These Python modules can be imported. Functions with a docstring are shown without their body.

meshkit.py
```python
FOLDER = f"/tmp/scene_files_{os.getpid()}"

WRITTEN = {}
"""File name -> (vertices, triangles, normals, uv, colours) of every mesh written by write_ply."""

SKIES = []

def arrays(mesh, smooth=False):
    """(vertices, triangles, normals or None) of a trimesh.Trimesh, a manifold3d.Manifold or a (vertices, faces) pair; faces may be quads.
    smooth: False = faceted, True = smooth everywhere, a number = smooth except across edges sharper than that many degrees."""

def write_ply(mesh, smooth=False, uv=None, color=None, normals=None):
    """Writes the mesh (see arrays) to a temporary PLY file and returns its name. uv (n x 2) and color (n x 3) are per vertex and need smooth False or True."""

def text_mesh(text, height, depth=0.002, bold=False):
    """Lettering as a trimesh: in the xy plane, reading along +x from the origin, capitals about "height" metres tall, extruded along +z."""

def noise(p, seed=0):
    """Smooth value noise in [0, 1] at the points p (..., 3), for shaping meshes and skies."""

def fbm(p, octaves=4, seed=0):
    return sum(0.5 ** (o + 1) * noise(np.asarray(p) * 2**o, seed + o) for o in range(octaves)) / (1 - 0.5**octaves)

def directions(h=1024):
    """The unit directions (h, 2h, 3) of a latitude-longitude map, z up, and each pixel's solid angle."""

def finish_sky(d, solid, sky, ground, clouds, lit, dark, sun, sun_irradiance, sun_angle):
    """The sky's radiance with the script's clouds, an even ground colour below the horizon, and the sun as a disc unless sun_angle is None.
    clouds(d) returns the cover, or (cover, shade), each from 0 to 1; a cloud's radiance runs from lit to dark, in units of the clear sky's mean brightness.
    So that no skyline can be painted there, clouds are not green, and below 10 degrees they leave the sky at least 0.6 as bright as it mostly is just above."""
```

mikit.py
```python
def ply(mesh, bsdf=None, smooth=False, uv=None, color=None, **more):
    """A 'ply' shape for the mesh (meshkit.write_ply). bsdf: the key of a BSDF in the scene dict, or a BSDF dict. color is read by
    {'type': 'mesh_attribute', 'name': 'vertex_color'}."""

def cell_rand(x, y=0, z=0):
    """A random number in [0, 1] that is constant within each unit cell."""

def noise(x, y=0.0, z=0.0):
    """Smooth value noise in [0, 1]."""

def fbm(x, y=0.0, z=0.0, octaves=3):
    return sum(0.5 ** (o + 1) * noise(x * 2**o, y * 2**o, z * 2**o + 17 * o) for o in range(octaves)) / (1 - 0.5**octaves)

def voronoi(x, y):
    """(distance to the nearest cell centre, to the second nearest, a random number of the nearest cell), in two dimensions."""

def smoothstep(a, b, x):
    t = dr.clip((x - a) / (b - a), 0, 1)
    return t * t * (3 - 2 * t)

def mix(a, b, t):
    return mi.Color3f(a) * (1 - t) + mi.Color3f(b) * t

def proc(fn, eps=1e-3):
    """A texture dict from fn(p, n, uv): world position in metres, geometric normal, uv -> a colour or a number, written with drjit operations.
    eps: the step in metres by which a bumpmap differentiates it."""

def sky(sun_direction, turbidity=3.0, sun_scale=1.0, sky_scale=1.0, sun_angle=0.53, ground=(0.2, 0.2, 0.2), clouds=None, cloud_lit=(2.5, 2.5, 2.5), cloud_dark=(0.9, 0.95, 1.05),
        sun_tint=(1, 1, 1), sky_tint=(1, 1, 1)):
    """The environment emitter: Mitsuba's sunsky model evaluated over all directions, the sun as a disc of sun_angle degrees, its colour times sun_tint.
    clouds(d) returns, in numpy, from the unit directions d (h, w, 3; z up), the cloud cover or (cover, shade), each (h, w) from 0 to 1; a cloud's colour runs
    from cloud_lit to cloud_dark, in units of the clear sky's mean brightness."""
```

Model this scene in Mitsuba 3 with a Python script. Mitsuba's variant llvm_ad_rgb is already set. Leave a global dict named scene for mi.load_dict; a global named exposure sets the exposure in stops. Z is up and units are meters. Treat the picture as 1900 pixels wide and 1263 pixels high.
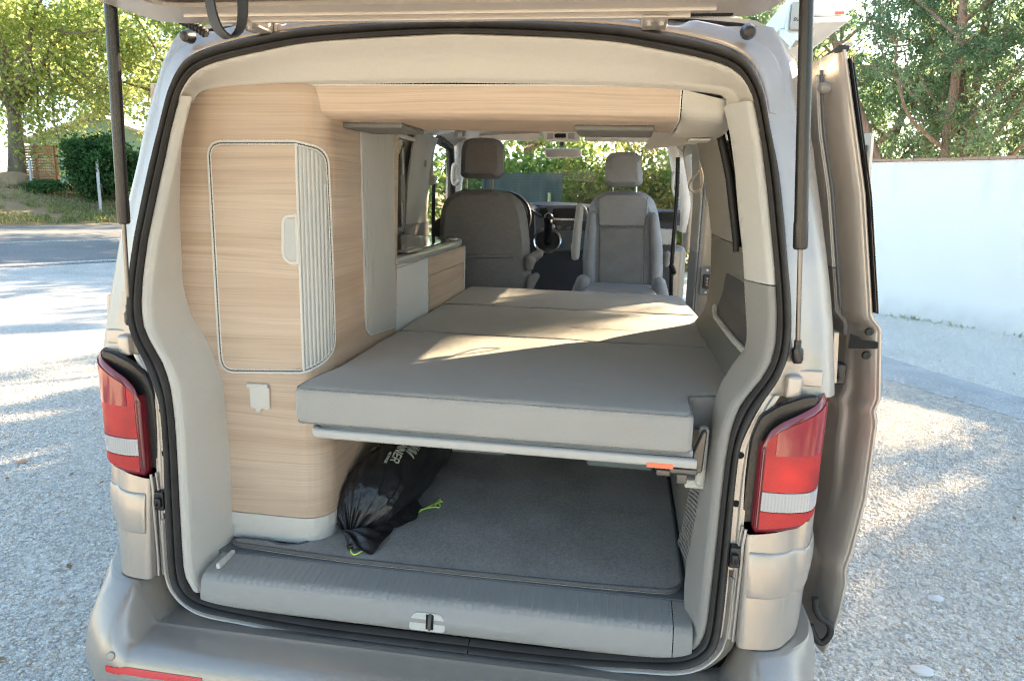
import math, random
import numpy as np, trimesh, shapely, drjit as dr, mitsuba as mi, mikit, meshkit
from shapely.geometry import Polygon, LineString, Point, box as sbox
from scipy.spatial import cKDTree
from mikit import noise, fbm, voronoi, cell_rand, smoothstep, mix, proc
T = mi.ScalarTransform4f
scene, labels = {}, {}
# ---------------------------------------------------------------- camera, sky, exposure
scene['camera'] = dict(type='thinlens', fov=71.98, fov_axis='x', near_clip=0.05, far_clip=600.0, aperture_radius=0.0016, focus_distance=2.1,
    to_world=T().look_at(origin=[0.43600, -1.58400, 1.53600], target=[0.28814, -0.61658, 1.33048], up=[-0.05588, 0.19930, 0.97834]))
scene['sky'] = mikit.sky((0.58, 0.68, 0.45), turbidity=3.0, ground=(0.22, 0.2, 0.18), sky_tint=(1.11, 1.0, 0.90))
exposure = 4.4

# ---------------------------------------------------------------- shape helpers
def V(*a): return np.array(a, float)
def cat(*m): return trimesh.util.concatenate([x for x in m])
def grid_mesh(G, close_u=False, close_v=False):
    nu, nv = G.shape[:2]
    i, j = np.meshgrid(np.arange(nu if close_u else nu - 1), np.arange(nv if close_v else nv - 1), indexing='ij')
    a, b, c, d = i * nv + j, ((i + 1) % nu) * nv + j, ((i + 1) % nu) * nv + (j + 1) % nv, i * nv + (j + 1) % nv
    F = np.concatenate([np.stack([a, b, c], -1).reshape(-1, 3), np.stack([a, c, d], -1).reshape(-1, 3)])
    return trimesh.Trimesh(G.reshape(-1, 3), F, process=False)
def fix(m):
    m.merge_vertices(); m.fix_normals(); return m
def sheet(G, t, flip=False):
    """A solid panel: the grid of points G (nu, nv, 3), thickened by t against its normals (so G is the seen face)."""
    G = np.asarray(G, float)
    du, dv = np.gradient(G, axis=0), np.gradient(G, axis=1)
    n = np.cross(du, dv); n /= np.linalg.norm(n, axis=-1, keepdims=True) + 1e-12
    if flip: n = -n
    B = G - n * t
    nu, nv = G.shape[:2]
    ring = np.stack([G, B], 0)
    parts = [grid_mesh(G), grid_mesh(B)]
    for a in (np.stack([G[0], B[0]]), np.stack([G[-1], B[-1]]), np.stack([G[:, 0], B[:, 0]]), np.stack([G[:, -1], B[:, -1]])): parts.append(grid_mesh(a))
    m = cat(*parts); m.merge_vertices(digits_vertex=6); m.fix_normals()
    return m
def frames(p, closed=False, up=None):
    p = np.asarray(p, float)
    if closed: t = np.roll(p, -1, 0) - np.roll(p, 1, 0)
    else: t = np.gradient(p, axis=0)
    t /= np.linalg.norm(t, axis=1, keepdims=True) + 1e-12
    if up is not None:
        b = np.cross(t, np.broadcast_to(up, t.shape)); b /= np.linalg.norm(b, axis=1, keepdims=True) + 1e-12
        return t, np.cross(b, t), b
    n = np.zeros_like(p); a = V(0, 0, 1) if abs(t[0][2]) < 0.9 else V(1, 0, 0)
    n[0] = np.cross(t[0], np.cross(a, t[0])); n[0] /= np.linalg.norm(n[0])
    for i in range(1, len(p)):
        q = n[i - 1] - t[i] * (n[i - 1] @ t[i]); n[i] = q / (np.linalg.norm(q) + 1e-12)
    return t, n, np.cross(t, n)
def sweep(p, prof, closed=False, up=None, scale=None):
    """The closed 2D profile swept along the path; profile x along the frame's normal, y along its binormal."""
    p, prof = np.asarray(p, float), np.asarray(prof, float)
    t, n, b = frames(p, closed, up)
    s = np.ones(len(p)) if scale is None else np.asarray(scale, float)
    G = p[:, None] + s[:, None, None] * (prof[None, :, :1] * n[:, None] + prof[None, :, 1:] * b[:, None])
    m = grid_mesh(G, closed, True)
    if not closed:
        k = len(prof); v = list(m.vertices); f = list(m.faces)
        for base, c in ((0, G[0].mean(0)), ((len(p) - 1) * k, G[-1].mean(0))):
            v.append(c); f += [[base + i, base + (i + 1) % k, len(v) - 1] for i in range(k)]
        m = trimesh.Trimesh(np.array(v), np.array(f), process=False)
    m.fix_normals(); return m
def circ(n=10, r=1.0): a = np.arange(n) * 2 * np.pi / n; return np.stack([np.cos(a), np.sin(a)], 1) * r
def tube(p, r, n=10, closed=False):
    p = np.asarray(p, float)
    return sweep(p, circ(n), closed, scale=np.broadcast_to(r, (len(p),)))
def spline(pts, n=8, closed=False):
    """Catmull-Rom through the points."""
    p = np.asarray(pts, float)
    q = np.vstack([p[-1], p, p[0], p[1]]) if closed else np.vstack([2 * p[0] - p[1], p, 2 * p[-1] - p[-2]])
    out = []
    for i in range(1, len(q) - 2):
        a, b, c, d = q[i - 1], q[i], q[i + 1], q[i + 2]
        for u in np.arange(n) / n: out.append(0.5 * (2 * b + (c - a) * u + (2 * a - 5 * b + 4 * c - d) * u * u + (3 * b - 3 * c + d - a) * u ** 3))
    if not closed: out.append(p[-1])
    return np.array(out)
def resample(p, n, closed=False):
    p = np.asarray(p, float)
    if closed: p = np.vstack([p, p[:1]])
    s = np.r_[0, np.cumsum(np.linalg.norm(np.diff(p, axis=0), axis=1))]
    u = np.linspace(0, s[-1], n + 1)[:-1] if closed else np.linspace(0, s[-1], n)
    return np.stack([np.interp(u, s, p[:, k]) for k in range(p.shape[1])], 1)
def rpoly(pts, r, n=5):
    """A polygon's corners rounded with radius r (number or one per corner)."""
    p = np.asarray(pts, float); out = []; N = len(p)
    for i in range(N):
        a, b, c = p[i - 1], p[i], p[(i + 1) % N]
        ri = r[i] if hasattr(r, '__len__') else r
        d1, d2 = a - b, c - b
        l1, l2 = np.linalg.norm(d1), np.linalg.norm(d2)
        if ri <= 0: out.append(b); continue
        k = min(ri, l1 * .49, l2 * .49)
        s, e = b + d1 / l1 * k, b + d2 / l2 * k
        for u in np.linspace(0, 1, n + 1): out.append((1 - u) ** 2 * s + 2 * u * (1 - u) * b + u * u * e)
    return np.array(out)
def rrect(x0, x1, y0, y1, r, n=5): return rpoly([(x0, y0), (x1, y0), (x1, y1), (x0, y1)], r, n)
def slab(poly, t, bev=0.0, M=None):
    """A 2D outline (or shapely polygon) extruded to thickness t along +z with bevelled rims, then placed by M (4x4: columns u, v, w, origin)."""
    P = poly if isinstance(poly, Polygon) else Polygon(poly)
    if not P.is_valid: P = P.buffer(0)
    if bev > 0:
        layers = [(P.buffer(-bev, join_style=1), 0.0), (P, bev), (P, t - bev), (P.buffer(-bev, join_style=1), t)]
        def loop(g): return resample(np.array(g.exterior.coords)[:-1], max(24, len(np.array(P.exterior.coords)) * 2), True)
        if not P.interiors and all(g.geom_type == 'Polygon' and not g.is_empty for g, _ in layers):
            L0 = loop(P); rings = []
            for g, z in layers:
                if g is P: rings.append(np.c_[L0, np.full(len(L0), z)])
                else:
                    ex = LineString(g.exterior.coords)
                    q = np.array([ex.interpolate(ex.project(Point(a))).coords[0] for a in L0])
                    rings.append(np.c_[q, np.full(len(q), z)])
            m = grid_mesh(np.array(rings), False, True)
            caps = []
            for g, z in ((layers[0]), (layers[-1])):
                try:
                    vv, ff = trimesh.creation.triangulate_polygon(g, engine='earcut'); caps.append(trimesh.Trimesh(np.c_[vv, np.full(len(vv), z)], ff, process=False))
                except Exception: pass
            m = cat(m, *caps); m.merge_vertices(digits_vertex=6); m.fix_normals()
        else: m = trimesh.creation.extrude_polygon(P, t, engine='earcut')
    else: m = trimesh.creation.extrude_polygon(P, t, engine='earcut')
    if M is not None: m.apply_transform(M)
    return m
def frame_m(o, u, v):
    """4x4 with x axis u, y axis near v, z = u x v, origin o."""
    u = V(*u) / np.linalg.norm(u); w = np.cross(u, v); w = w / np.linalg.norm(w); v = np.cross(w, u)
    M = np.eye(4); M[:3, 0], M[:3, 1], M[:3, 2], M[:3, 3] = u, v, w, o
    return M
SPH = {k: np.array(trimesh.creation.icosphere(subdivisions=k).vertices) for k in (1, 2)}
def hull(pts, rad, k=1):
    """The convex hull of spheres: rounded, tapering solids."""
    q = np.vstack([np.asarray(p) + SPH[k] * r for p, r in zip(pts, np.broadcast_to(rad, (len(pts),)))])
    return trimesh.Trimesh(q, process=False).convex_hull
def rbox(lo, hi, r=0.01, k=1, M=None):
    lo, hi = np.asarray(lo, float), np.asarray(hi, float); r = min(r, *(abs(hi - lo) * .499))
    m = hull([(x, y, z) for x in (lo[0] + r, hi[0] - r) for y in (lo[1] + r, hi[1] - r) for z in (lo[2] + r, hi[2] - r)], r, k)
    if M is not None: m.apply_transform(M)
    return m
def box(lo, hi):
    m = trimesh.creation.box(extents=np.subtract(hi, lo)); m.apply_translation(np.add(lo, hi) / 2); return m
def lathe(prof, o, axis, n=24):
    m = trimesh.creation.revolve(np.asarray(prof, float), sections=n)
    m.apply_transform(trimesh.geometry.align_vectors([0, 0, 1], V(*axis) / np.linalg.norm(axis))); m.apply_translation(o); m.fix_normals(); return m
def disc(o, axis, r, h, bev=0.15, n=20): b = min(r, h) * bev; return lathe([(0, 0), (r, 0), (r, h - b), (r - b, h), (0, h)], o, axis, n)
def text_on(txt, h, M, depth=0.0012, bold=True):
    m = meshkit.text_mesh(txt, h, depth, bold); m.apply_transform(M); return m
def mir(m):
    m = m.copy(); m.apply_transform(np.diag([-1, 1, 1, 1])); m.fix_normals(); return m
def add(key, mesh, mat, smooth=35, label=None, category=None, group=None, kind=None, **k):
    base, n = key, 0
    while key in scene: n += 1; key = '%s_%03d' % (base, n)
    scene[key] = mikit.ply(mesh, mat, smooth=smooth, **k)
    tag(key, label, category, group, kind)
    return key
def tag(key, label=None, category=None, group=None, kind=None):
    d = {a: b for a, b in (('label', label), ('category', category), ('group', group), ('kind', kind)) if b}
    if d: labels[key] = {**labels.get(key, {}), **d}
used = set()
def numbered(name):
    k, n = name, 0
    while k in used: n += 1; k = '%s_%03d' % (name, n)
    used.add(k); return k
rng = np.random.default_rng(7)

# ---------------------------------------------------------------- materials
def pr(c, rough=0.5, bump=None, bscale=1.0, **k):
    b = {'type': 'principled', 'base_color': c if isinstance(c, dict) else {'type': 'rgb', 'value': list(c)}, 'roughness': rough, **k}
    if bump is not None: b = {'type': 'bumpmap', 'bsdf': b, 'scale': bscale, 'tex': bump}
    return {'type': 'twosided', 'bsdf': b}
def mat(name, d): scene[name] = d; return name
grain = lambda f, o=2: proc(lambda p, n, uv: fbm(p.x * f, p.y * f, p.z * f, o), eps=0.2 / f)
def paint_c(p, n, uv):
    d = fbm(p.x * 5, p.y * 5, p.z * 5, 3); f = noise(p.x * 900, p.y * 900, p.z * 900)
    return mi.Color3f(0.335, 0.298, 0.258) * (0.94 + 0.10 * f + 0.05 * (d - .5))
mat('paint', pr(proc(paint_c), 0.33, metallic=0.4, clearcoat=1.0, clearcoat_gloss=0.97))
mat('paint_inner', pr((0.40, 0.365, 0.33), 0.36, metallic=0.4, clearcoat=0.5))
mat('rubber', pr(proc(lambda p, n, uv: mi.Color3f(0.026, 0.024, 0.022) * (0.7 + 0.7 * fbm(p.x * 30, p.y * 30, p.z * 30, 3))), 0.55, specular=0.45))
mat('rubber_dull', pr((0.011, 0.011, 0.0115), 0.6))
mat('slat_shade', pr((0.32, 0.32, 0.30), 0.6))
mat('black_plastic', pr((0.010, 0.010, 0.011), 0.35))
mat('trim_beige', pr(proc(lambda p, n, uv: mi.Color3f(0.442, 0.416, 0.369) * (0.95 + 0.10 * fbm(p.x * 350, p.y * 350, p.z * 350, 2))), 0.6, grain(420.0), 0.0005))
mat('trim_light', pr(proc(lambda p, n, uv: mi.Color3f(0.435, 0.422, 0.390) * (0.95 + 0.10 * fbm(p.x * 350, p.y * 350, p.z * 350, 2))), 0.6, grain(420.0), 0.0005))
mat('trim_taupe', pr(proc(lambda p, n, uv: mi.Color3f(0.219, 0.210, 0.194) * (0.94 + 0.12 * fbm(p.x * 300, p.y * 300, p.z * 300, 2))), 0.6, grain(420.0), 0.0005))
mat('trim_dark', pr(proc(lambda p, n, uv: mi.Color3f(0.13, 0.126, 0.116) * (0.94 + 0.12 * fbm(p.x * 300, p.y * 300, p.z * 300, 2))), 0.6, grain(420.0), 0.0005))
mat('trim_sill', pr(proc(lambda p, n, uv: mi.Color3f(0.239, 0.232, 0.220) * (0.93 + 0.10 * fbm(p.x * 260, p.y * 260, p.z * 260, 2) + 0.06 * fbm(p.x * 7, p.y * 7, p.z * 7, 3))), 0.5, grain(420.0), 0.0004))
def wood_c(p, n, uv):
    x, y, z = p.x, p.y, p.z
    h = x * 0.9 + y * 1.0                                   # the grain runs level round the corner
    w = fbm(h * 2.3, z * 9.0, 3.1, 3) * 0.030
    zz = z + w
    a = fbm(h * 2.2 + 5.0, zz * 150.0, 1.7, 3)              # fine streaks
    b = fbm(h * 1.1, zz * 28.0, 8.2, 3)                     # broad bands
    c = fbm(h * 5.0, zz * 420.0, 2.0, 2)
    s = smoothstep(0.56, 0.74, a)
    col = mix((0.430, 0.330, 0.248), (0.365, 0.266, 0.190), smoothstep(0.30, 0.75, b))
    col = col * (0.88 + 0.24 * c)
    return mix(col, col * mi.Color3f(0.70, 0.66, 0.62), s * 0.48)
mat('wood', pr(proc(wood_c), 0.40, proc(lambda p, n, uv: fbm((p.x * 0.9 + p.y) * 4.0, p.z * 420.0, 2.0, 2), eps=0.0006), 0.00015))
mat('white_trim', pr((0.47, 0.455, 0.42), 0.4))
mat('slat_grey', pr((0.371, 0.371, 0.352), 0.42))
mat('alu_panel', pr((0.632, 0.655, 0.667), 0.45, metallic=0.25))
mat('alu', pr((0.62, 0.62, 0.60), 0.3, metallic=0.8))
mat('chrome', pr((0.8, 0.8, 0.8), 0.12, metallic=1.0))
mat('rod_steel', pr((0.16, 0.155, 0.15), 0.22, metallic=0.9))
mat('steel_dark', pr((0.10, 0.095, 0.09), 0.35, metallic=0.5))
mat('strut_black', pr((0.007, 0.007, 0.0072), 0.3))
mat('dark_gap', pr((0.008, 0.008, 0.008), 0.9))
mat('door_gap', pr((0.10, 0.096, 0.09), 0.8))
weave = proc(lambda p, n, uv: 0.5 * noise(p.x * 700, p.y * 700, p.z * 700) + 0.5 * fbm(p.x * 22, p.y * 22, p.z * 22, 3), eps=0.0006)
mat('mattress_cloth', pr(proc(lambda p, n, uv: mi.Color3f(0.284, 0.273, 0.253) * (0.90 + 0.12 * noise(p.x * 600, p.y * 600, p.z * 600) + 0.14 * (fbm(p.x * 6, p.y * 6, p.z * 6, 3) - .4))), 0.85, weave, 0.0006, sheen=0.35))
mat('carpet', pr(proc(lambda p, n, uv: mi.Color3f(0.225, 0.213, 0.198) * (0.55 + 0.6 * fbm(p.x * 240, p.y * 240, p.z * 240, 2) + 0.45 * fbm(p.x * 9, p.y * 9, p.z * 9, 3))), 0.95, proc(lambda p, n, uv: fbm(p.x * 230, p.y * 230, p.z * 230, 2), eps=0.0012), 0.006))
mat('carpet_edge', pr((0.085, 0.085, 0.085), 0.8, grain(300.0), 0.002))
mat('bag_nylon', pr(proc(lambda p, n, uv: mi.Color3f(0.011, 0.0115, 0.013) * (0.8 + 0.5 * fbm(p.x * 15, p.y * 15, p.z * 15, 3))), 0.36, proc(lambda p, n, uv: fbm(p.x * 55, p.y * 55, p.z * 55, 3), eps=0.002), 0.004, sheen=0.4))
mat('lime_cord', pr((0.52, 0.72, 0.12), 0.55))
mat('print_pale', pr((0.34, 0.35, 0.29), 0.7))
mat('label_print', pr((0.30, 0.33, 0.25), 0.6))
mat('print_dark', pr((0.03, 0.03, 0.03), 0.6))
mat('orange_label', pr((0.80, 0.16, 0.08), 0.5))
ribs = lambda f: proc(lambda p, n, uv: dr.abs(dr.sin(p.x * f)) * dr.abs(dr.sin(p.z * f)), eps=0.0006)
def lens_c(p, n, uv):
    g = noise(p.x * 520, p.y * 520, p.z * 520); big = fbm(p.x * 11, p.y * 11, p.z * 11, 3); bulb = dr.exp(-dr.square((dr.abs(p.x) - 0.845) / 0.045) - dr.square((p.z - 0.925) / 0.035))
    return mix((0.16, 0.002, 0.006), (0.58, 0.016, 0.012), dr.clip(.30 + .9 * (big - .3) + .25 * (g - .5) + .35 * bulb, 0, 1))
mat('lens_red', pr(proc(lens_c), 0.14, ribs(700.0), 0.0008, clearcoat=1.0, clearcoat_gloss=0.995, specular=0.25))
mat('lens_smoke', pr((0.22, 0.006, 0.012), 0.08, clearcoat=1.0, clearcoat_gloss=0.99))
mat('lens_deep', pr((0.12, 0.004, 0.010), 0.10, clearcoat=1.0, clearcoat_gloss=0.98, specular=0.6))
mat('lens_white', pr(proc(lambda p, n, uv: mi.Color3f(0.36, 0.35, 0.345) * (0.95 + 0.15 * dr.abs(dr.sin(p.x * 420.0)))), 0.12, proc(lambda p, n, uv: dr.abs(dr.sin(p.x * 420.0)), eps=0.0006), 0.002, clearcoat=1.0, clearcoat_gloss=0.98))
mat('reflector_red', pr((0.62, 0.03, 0.03), 0.2, ribs(900.0), 0.0006, clearcoat=1.0))
mat('leather_back', pr(proc(lambda p, n, uv: mi.Color3f(0.190, 0.182, 0.175) * (0.9 + 0.2 * fbm(p.x * 60, p.y * 60, p.z * 60, 2))), 0.5, grain(160.0), 0.0012))
mat('leather_grey', pr(proc(lambda p, n, uv: mi.Color3f(0.273, 0.280, 0.291) * (0.9 + 0.2 * fbm(p.x * 60, p.y * 60, p.z * 60, 2))), 0.48, grain(160.0), 0.0012))
mat('piping', pr((0.17, 0.165, 0.155), 0.85))
mat('rail_grey', pr((0.36, 0.35, 0.325), 0.45))
mat('seam_grey', pr((0.13, 0.13, 0.135), 0.8))
mat('suede_grey', pr(proc(lambda p, n, uv: mi.Color3f(0.237, 0.229, 0.222) * (0.78 + 0.45 * fbm(p.x * 14, p.y * 14, p.z * 14, 4))), 0.9, sheen=0.5))
mat('dash_dark', pr((0.036, 0.039, 0.046), 0.55, grain(300.0), 0.0006))
mat('dash_mid', pr((0.105, 0.11, 0.12), 0.5))
mat('screen', pr((0.008, 0.009, 0.013), 0.35, specular=0.2))
mat('screen_icon', pr((0.34, 0.22, 0.16), 0.4))
mat('headliner', pr(proc(lambda p, n, uv: mi.Color3f(0.814, 0.797, 0.759) * (0.94 + 0.1 * fbm(p.x * 200, p.y * 200, p.z * 200, 2))), 0.8))
mat('glass', {'type': 'thindielectric', 'int_ior': 1.5})
mat('glass_dark', pr((0.006, 0.007, 0.008), 0.04, specular=0.5))
mat('glass_top', pr((0.012, 0.018, 0.018), 0.05, specular=0.6, clearcoat=1.0))
mat('awning_white', pr((0.74, 0.74, 0.72), 0.4))
mat('tyre', pr((0.02, 0.02, 0.02), 0.8))
mat('tint_strip', pr((0.045, 0.028, 0.032), 0.35))

# ---------------------------------------------------------------- the van: rear opening and body corners
VAN = 'camper_van'
def van(name): return VAN + '__' + name
def yo(z): return np.interp(z, [.4, .6, .85, 1.05, 1.2, 1.4, 1.6, 1.8, 1.97], [-.035, -.02, 0, .01, .03, .06, .11, .145, .18])
def yc(z): return np.interp(z, [.5, .75, 1.1, 1.7, 1.85], [.165, .175, .19, .235, .25])
XB = ([.2, .4, .5, .7, .9, 1.09, 1.24, 1.31, 1.41, 1.5, 1.65, 1.75, 1.85, 1.90, 1.95], [.915, .935, .945, .952, .952, .946, .936, .928, .911, .896, .870, .846, .818, .79, .74])
def xb(z): return np.interp(z, *XB)
CR, CX = 0.078, -0.352
def cab(s, z):
    """The wardrobe's skin: s runs level from the left (negative) round the corner (0 to 0.1225) and forward along the side."""
    s, z = np.broadcast_arrays(np.asarray(s, float), np.asarray(z, float))
    a = np.clip(s / CR, 0, np.pi / 2); ex = np.minimum(s, 0); ey = np.maximum(s - CR * np.pi / 2, 0)
    return np.stack([CX - CR + CR * np.sin(a) + ex, yc(z) + CR * (1 - np.cos(a)) + ey, z], -1)
OUT = V(*[(0,.390),(.316,.394),(.511,.407),(.615,.415),(.668,.434),(.70,.464),(.714,.494),(.719,.545),(.722,.66),(.723,.79),(.724,.89),(.728,.972),(.745,1.03),(.768,1.083),(.795,1.13),(.808,1.163),(.817,1.2),(.818,1.26),(.811,1.33),(.801,1.395),(.787,1.5),(.771,1.6),(.748,1.69),(.73,1.765),(.705,1.82),(.674,1.853),(.612,1.878),(.505,1.902),(.338,1.923),(0,1.935)])
INN = V(*[(0,.42),(.313,.42),(.52,.431),(.625,.445),(.662,.462),(.68,.482),(.689,.525),(.692,.6),(.696,.72),(.699,.84),(.702,.94),(.709,1.015),(.722,1.065),(.74,1.095),(.765,1.13),(.785,1.17),(.793,1.22),(.790,1.29),(.778,1.385),(.765,1.475),(.752,1.565),(.735,1.66),(.713,1.75),(.695,1.788),(.667,1.82),(.615,1.842),(.5,1.867),(.338,1.892),(0,1.908)])
def whole(h): return np.vstack([h, h[::-1][1:-1] * [-1, 1]])
OUTL, INL = spline(whole(OUT), 6, True), spline(whole(INN), 6, True)
def xo(z): k = OUT[4:24]; return np.interp(z, k[:, 1], k[:, 0])
def xo2(z): k = OUT[4:29]; return np.interp(z, k[:, 1], k[:, 0])
def xi(z): k = INN[4:24]; return np.interp(z, k[:, 1], k[:, 0])
# the black door seal: one ring of rubber with an outer bulb, a groove and an inner lip
o = resample(OUTL, 420, True); o = np.roll(o, -8, 0)
ring_in = LineString(np.vstack([INL, INL[:1]]))
q = np.array([ring_in.interpolate(ring_in.project(Point(a))).coords[0] for a in o])
for _ in range(6): q = (np.roll(q, 1, 0) + q * 2 + np.roll(q, -1, 0)) / 4
prof = V(*[(-.10, .016), (-.06, .000), (.05, -.012), (.25, -.019), (.44, -.016), (.55, -.007), (.60, .001), (.66, -.005), (.78, -.010), (.92, -.006), (1.02, .004), (1.05, .02), (.5, .03)])
G = np.zeros((len(o), len(prof), 3))
for j, (a, d) in enumerate(prof):
    c = o + (q - o) * a; G[:, j, 0], G[:, j, 2] = c[:, 0], c[:, 1]; G[:, j, 1] = yo(c[:, 1]) + .012 + d
m = grid_mesh(np.concatenate([G, G[-1:] * .2 + G[:1] * .8]), False, True); m.fix_normals()
add(van('door_seal'), m, 'rubber', 50, 'black rubber seal running round the whole rear opening')
# pillar trims: a narrow lip beside the seal, a soft crease, then the face that runs inward to the furniture
def pillar(side, z0, z1, inner, dep, n=44):
    zz = np.linspace(z0, z1, n); rows = []
    for z in zz:
        x0, y0 = xi(z), yo(z); ix, iy = np.interp(z, *inner), np.interp(z, *dep)
        c = V((x0 + .006, y0 + .045), (x0 - .002, y0 + .022), (x0 - .012, y0 + .021), (x0 - .019, y0 + .026), (x0 - .026, y0 + .040), ((x0 - .03) * .5 + ix * .5, y0 * .5 + .03 + iy * .45), (ix, iy), (ix + .002, iy + .03))
        c = spline(c, 4); rows.append(np.c_[c[:, 0] * side, c[:, 1], np.full(len(c), z)])
    return sheet(np.array(rows), .004, flip=side < 0)
TL = ([.435, .50, .53, .57, .62, .70, .80, 1.0, 1.1, 1.18, 1.26, 1.48, 1.68, 1.76], [.652, .640, .640, .640, .641, .640, .640, .655, .690, .745, .768, .772, .758, .748])
TLY = ([.435, .50, .53, .60, 1.76], [.012, .08, .150, .172, .236])
add(van('left_pillar_trim'), pillar(-1, .435, 1.757, TL, TLY), 'trim_beige', 50, 'pale beige pillar trim left of the wardrobe')
TR = ([.93, .98, 1.044, 1.087, 1.129, 1.18, 1.214, 1.30, 1.40, 1.494, 1.6, 1.68, 1.76], [.678, .677, .680, .693, .714, .746, .746, .735, .724, .708, .694, .679, .658])
TRY = ([.9, 1.05, 1.4, 1.76], [.125, .13, .175, .255])
add(van('right_pillar_trim'), pillar(1, 1.346, 1.752, TR, TRY), 'trim_light', 50, 'pale beige upper pillar trim on the right')
TR2 = ([.435, .5, .56, .7, .93] + TR[0][1:], [.668, .640, .640, .655, .672] + TR[1][1:])
TRY2 = ([.435, .50, .6, .9, 1.05, 1.4, 1.76], [.014, .06, .125, .125, .13, .175, .255])
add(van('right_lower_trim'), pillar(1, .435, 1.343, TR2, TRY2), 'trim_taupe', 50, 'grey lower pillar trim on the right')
# the headliner beam over the opening
ph = V(*[(.7145, 1.752), (.697, 1.788), (.667, 1.82), (.615, 1.842), (.5, 1.867), (.338, 1.892), (0, 1.908)])
pf = V(*[(.690, 1.752), (.678, 1.776), (.655, 1.788), (.600, 1.797), (.5, 1.803), (.338, 1.808), (0, 1.812)])
pl = V(*[(.668, 1.752), (.664, 1.768), (.648, 1.778), (.59, 1.786), (.5, 1.792), (.338, 1.797), (0, 1.800)])
def full(h, n=90, left=None): h = spline(h, 8); l = h if left is None else spline(left, 8); a = np.vstack([h, l[::-1][1:] * [-1, 1]]); return resample(a, n)
pfl = V(*[(.716, 1.752), (.704, 1.775), (.676, 1.788), (.612, 1.797), (.5, 1.804), (.338, 1.808), (0, 1.812)])
pll = V(*[(.748, 1.752), (.738, 1.768), (.714, 1.780), (.62, 1.791), (.5, 1.797), (.338, 1.798), (0, 1.800)])
ph, pf, pl = full(ph), full(pf, left=pfl), full(pl, left=pll)
rows = []
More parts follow.
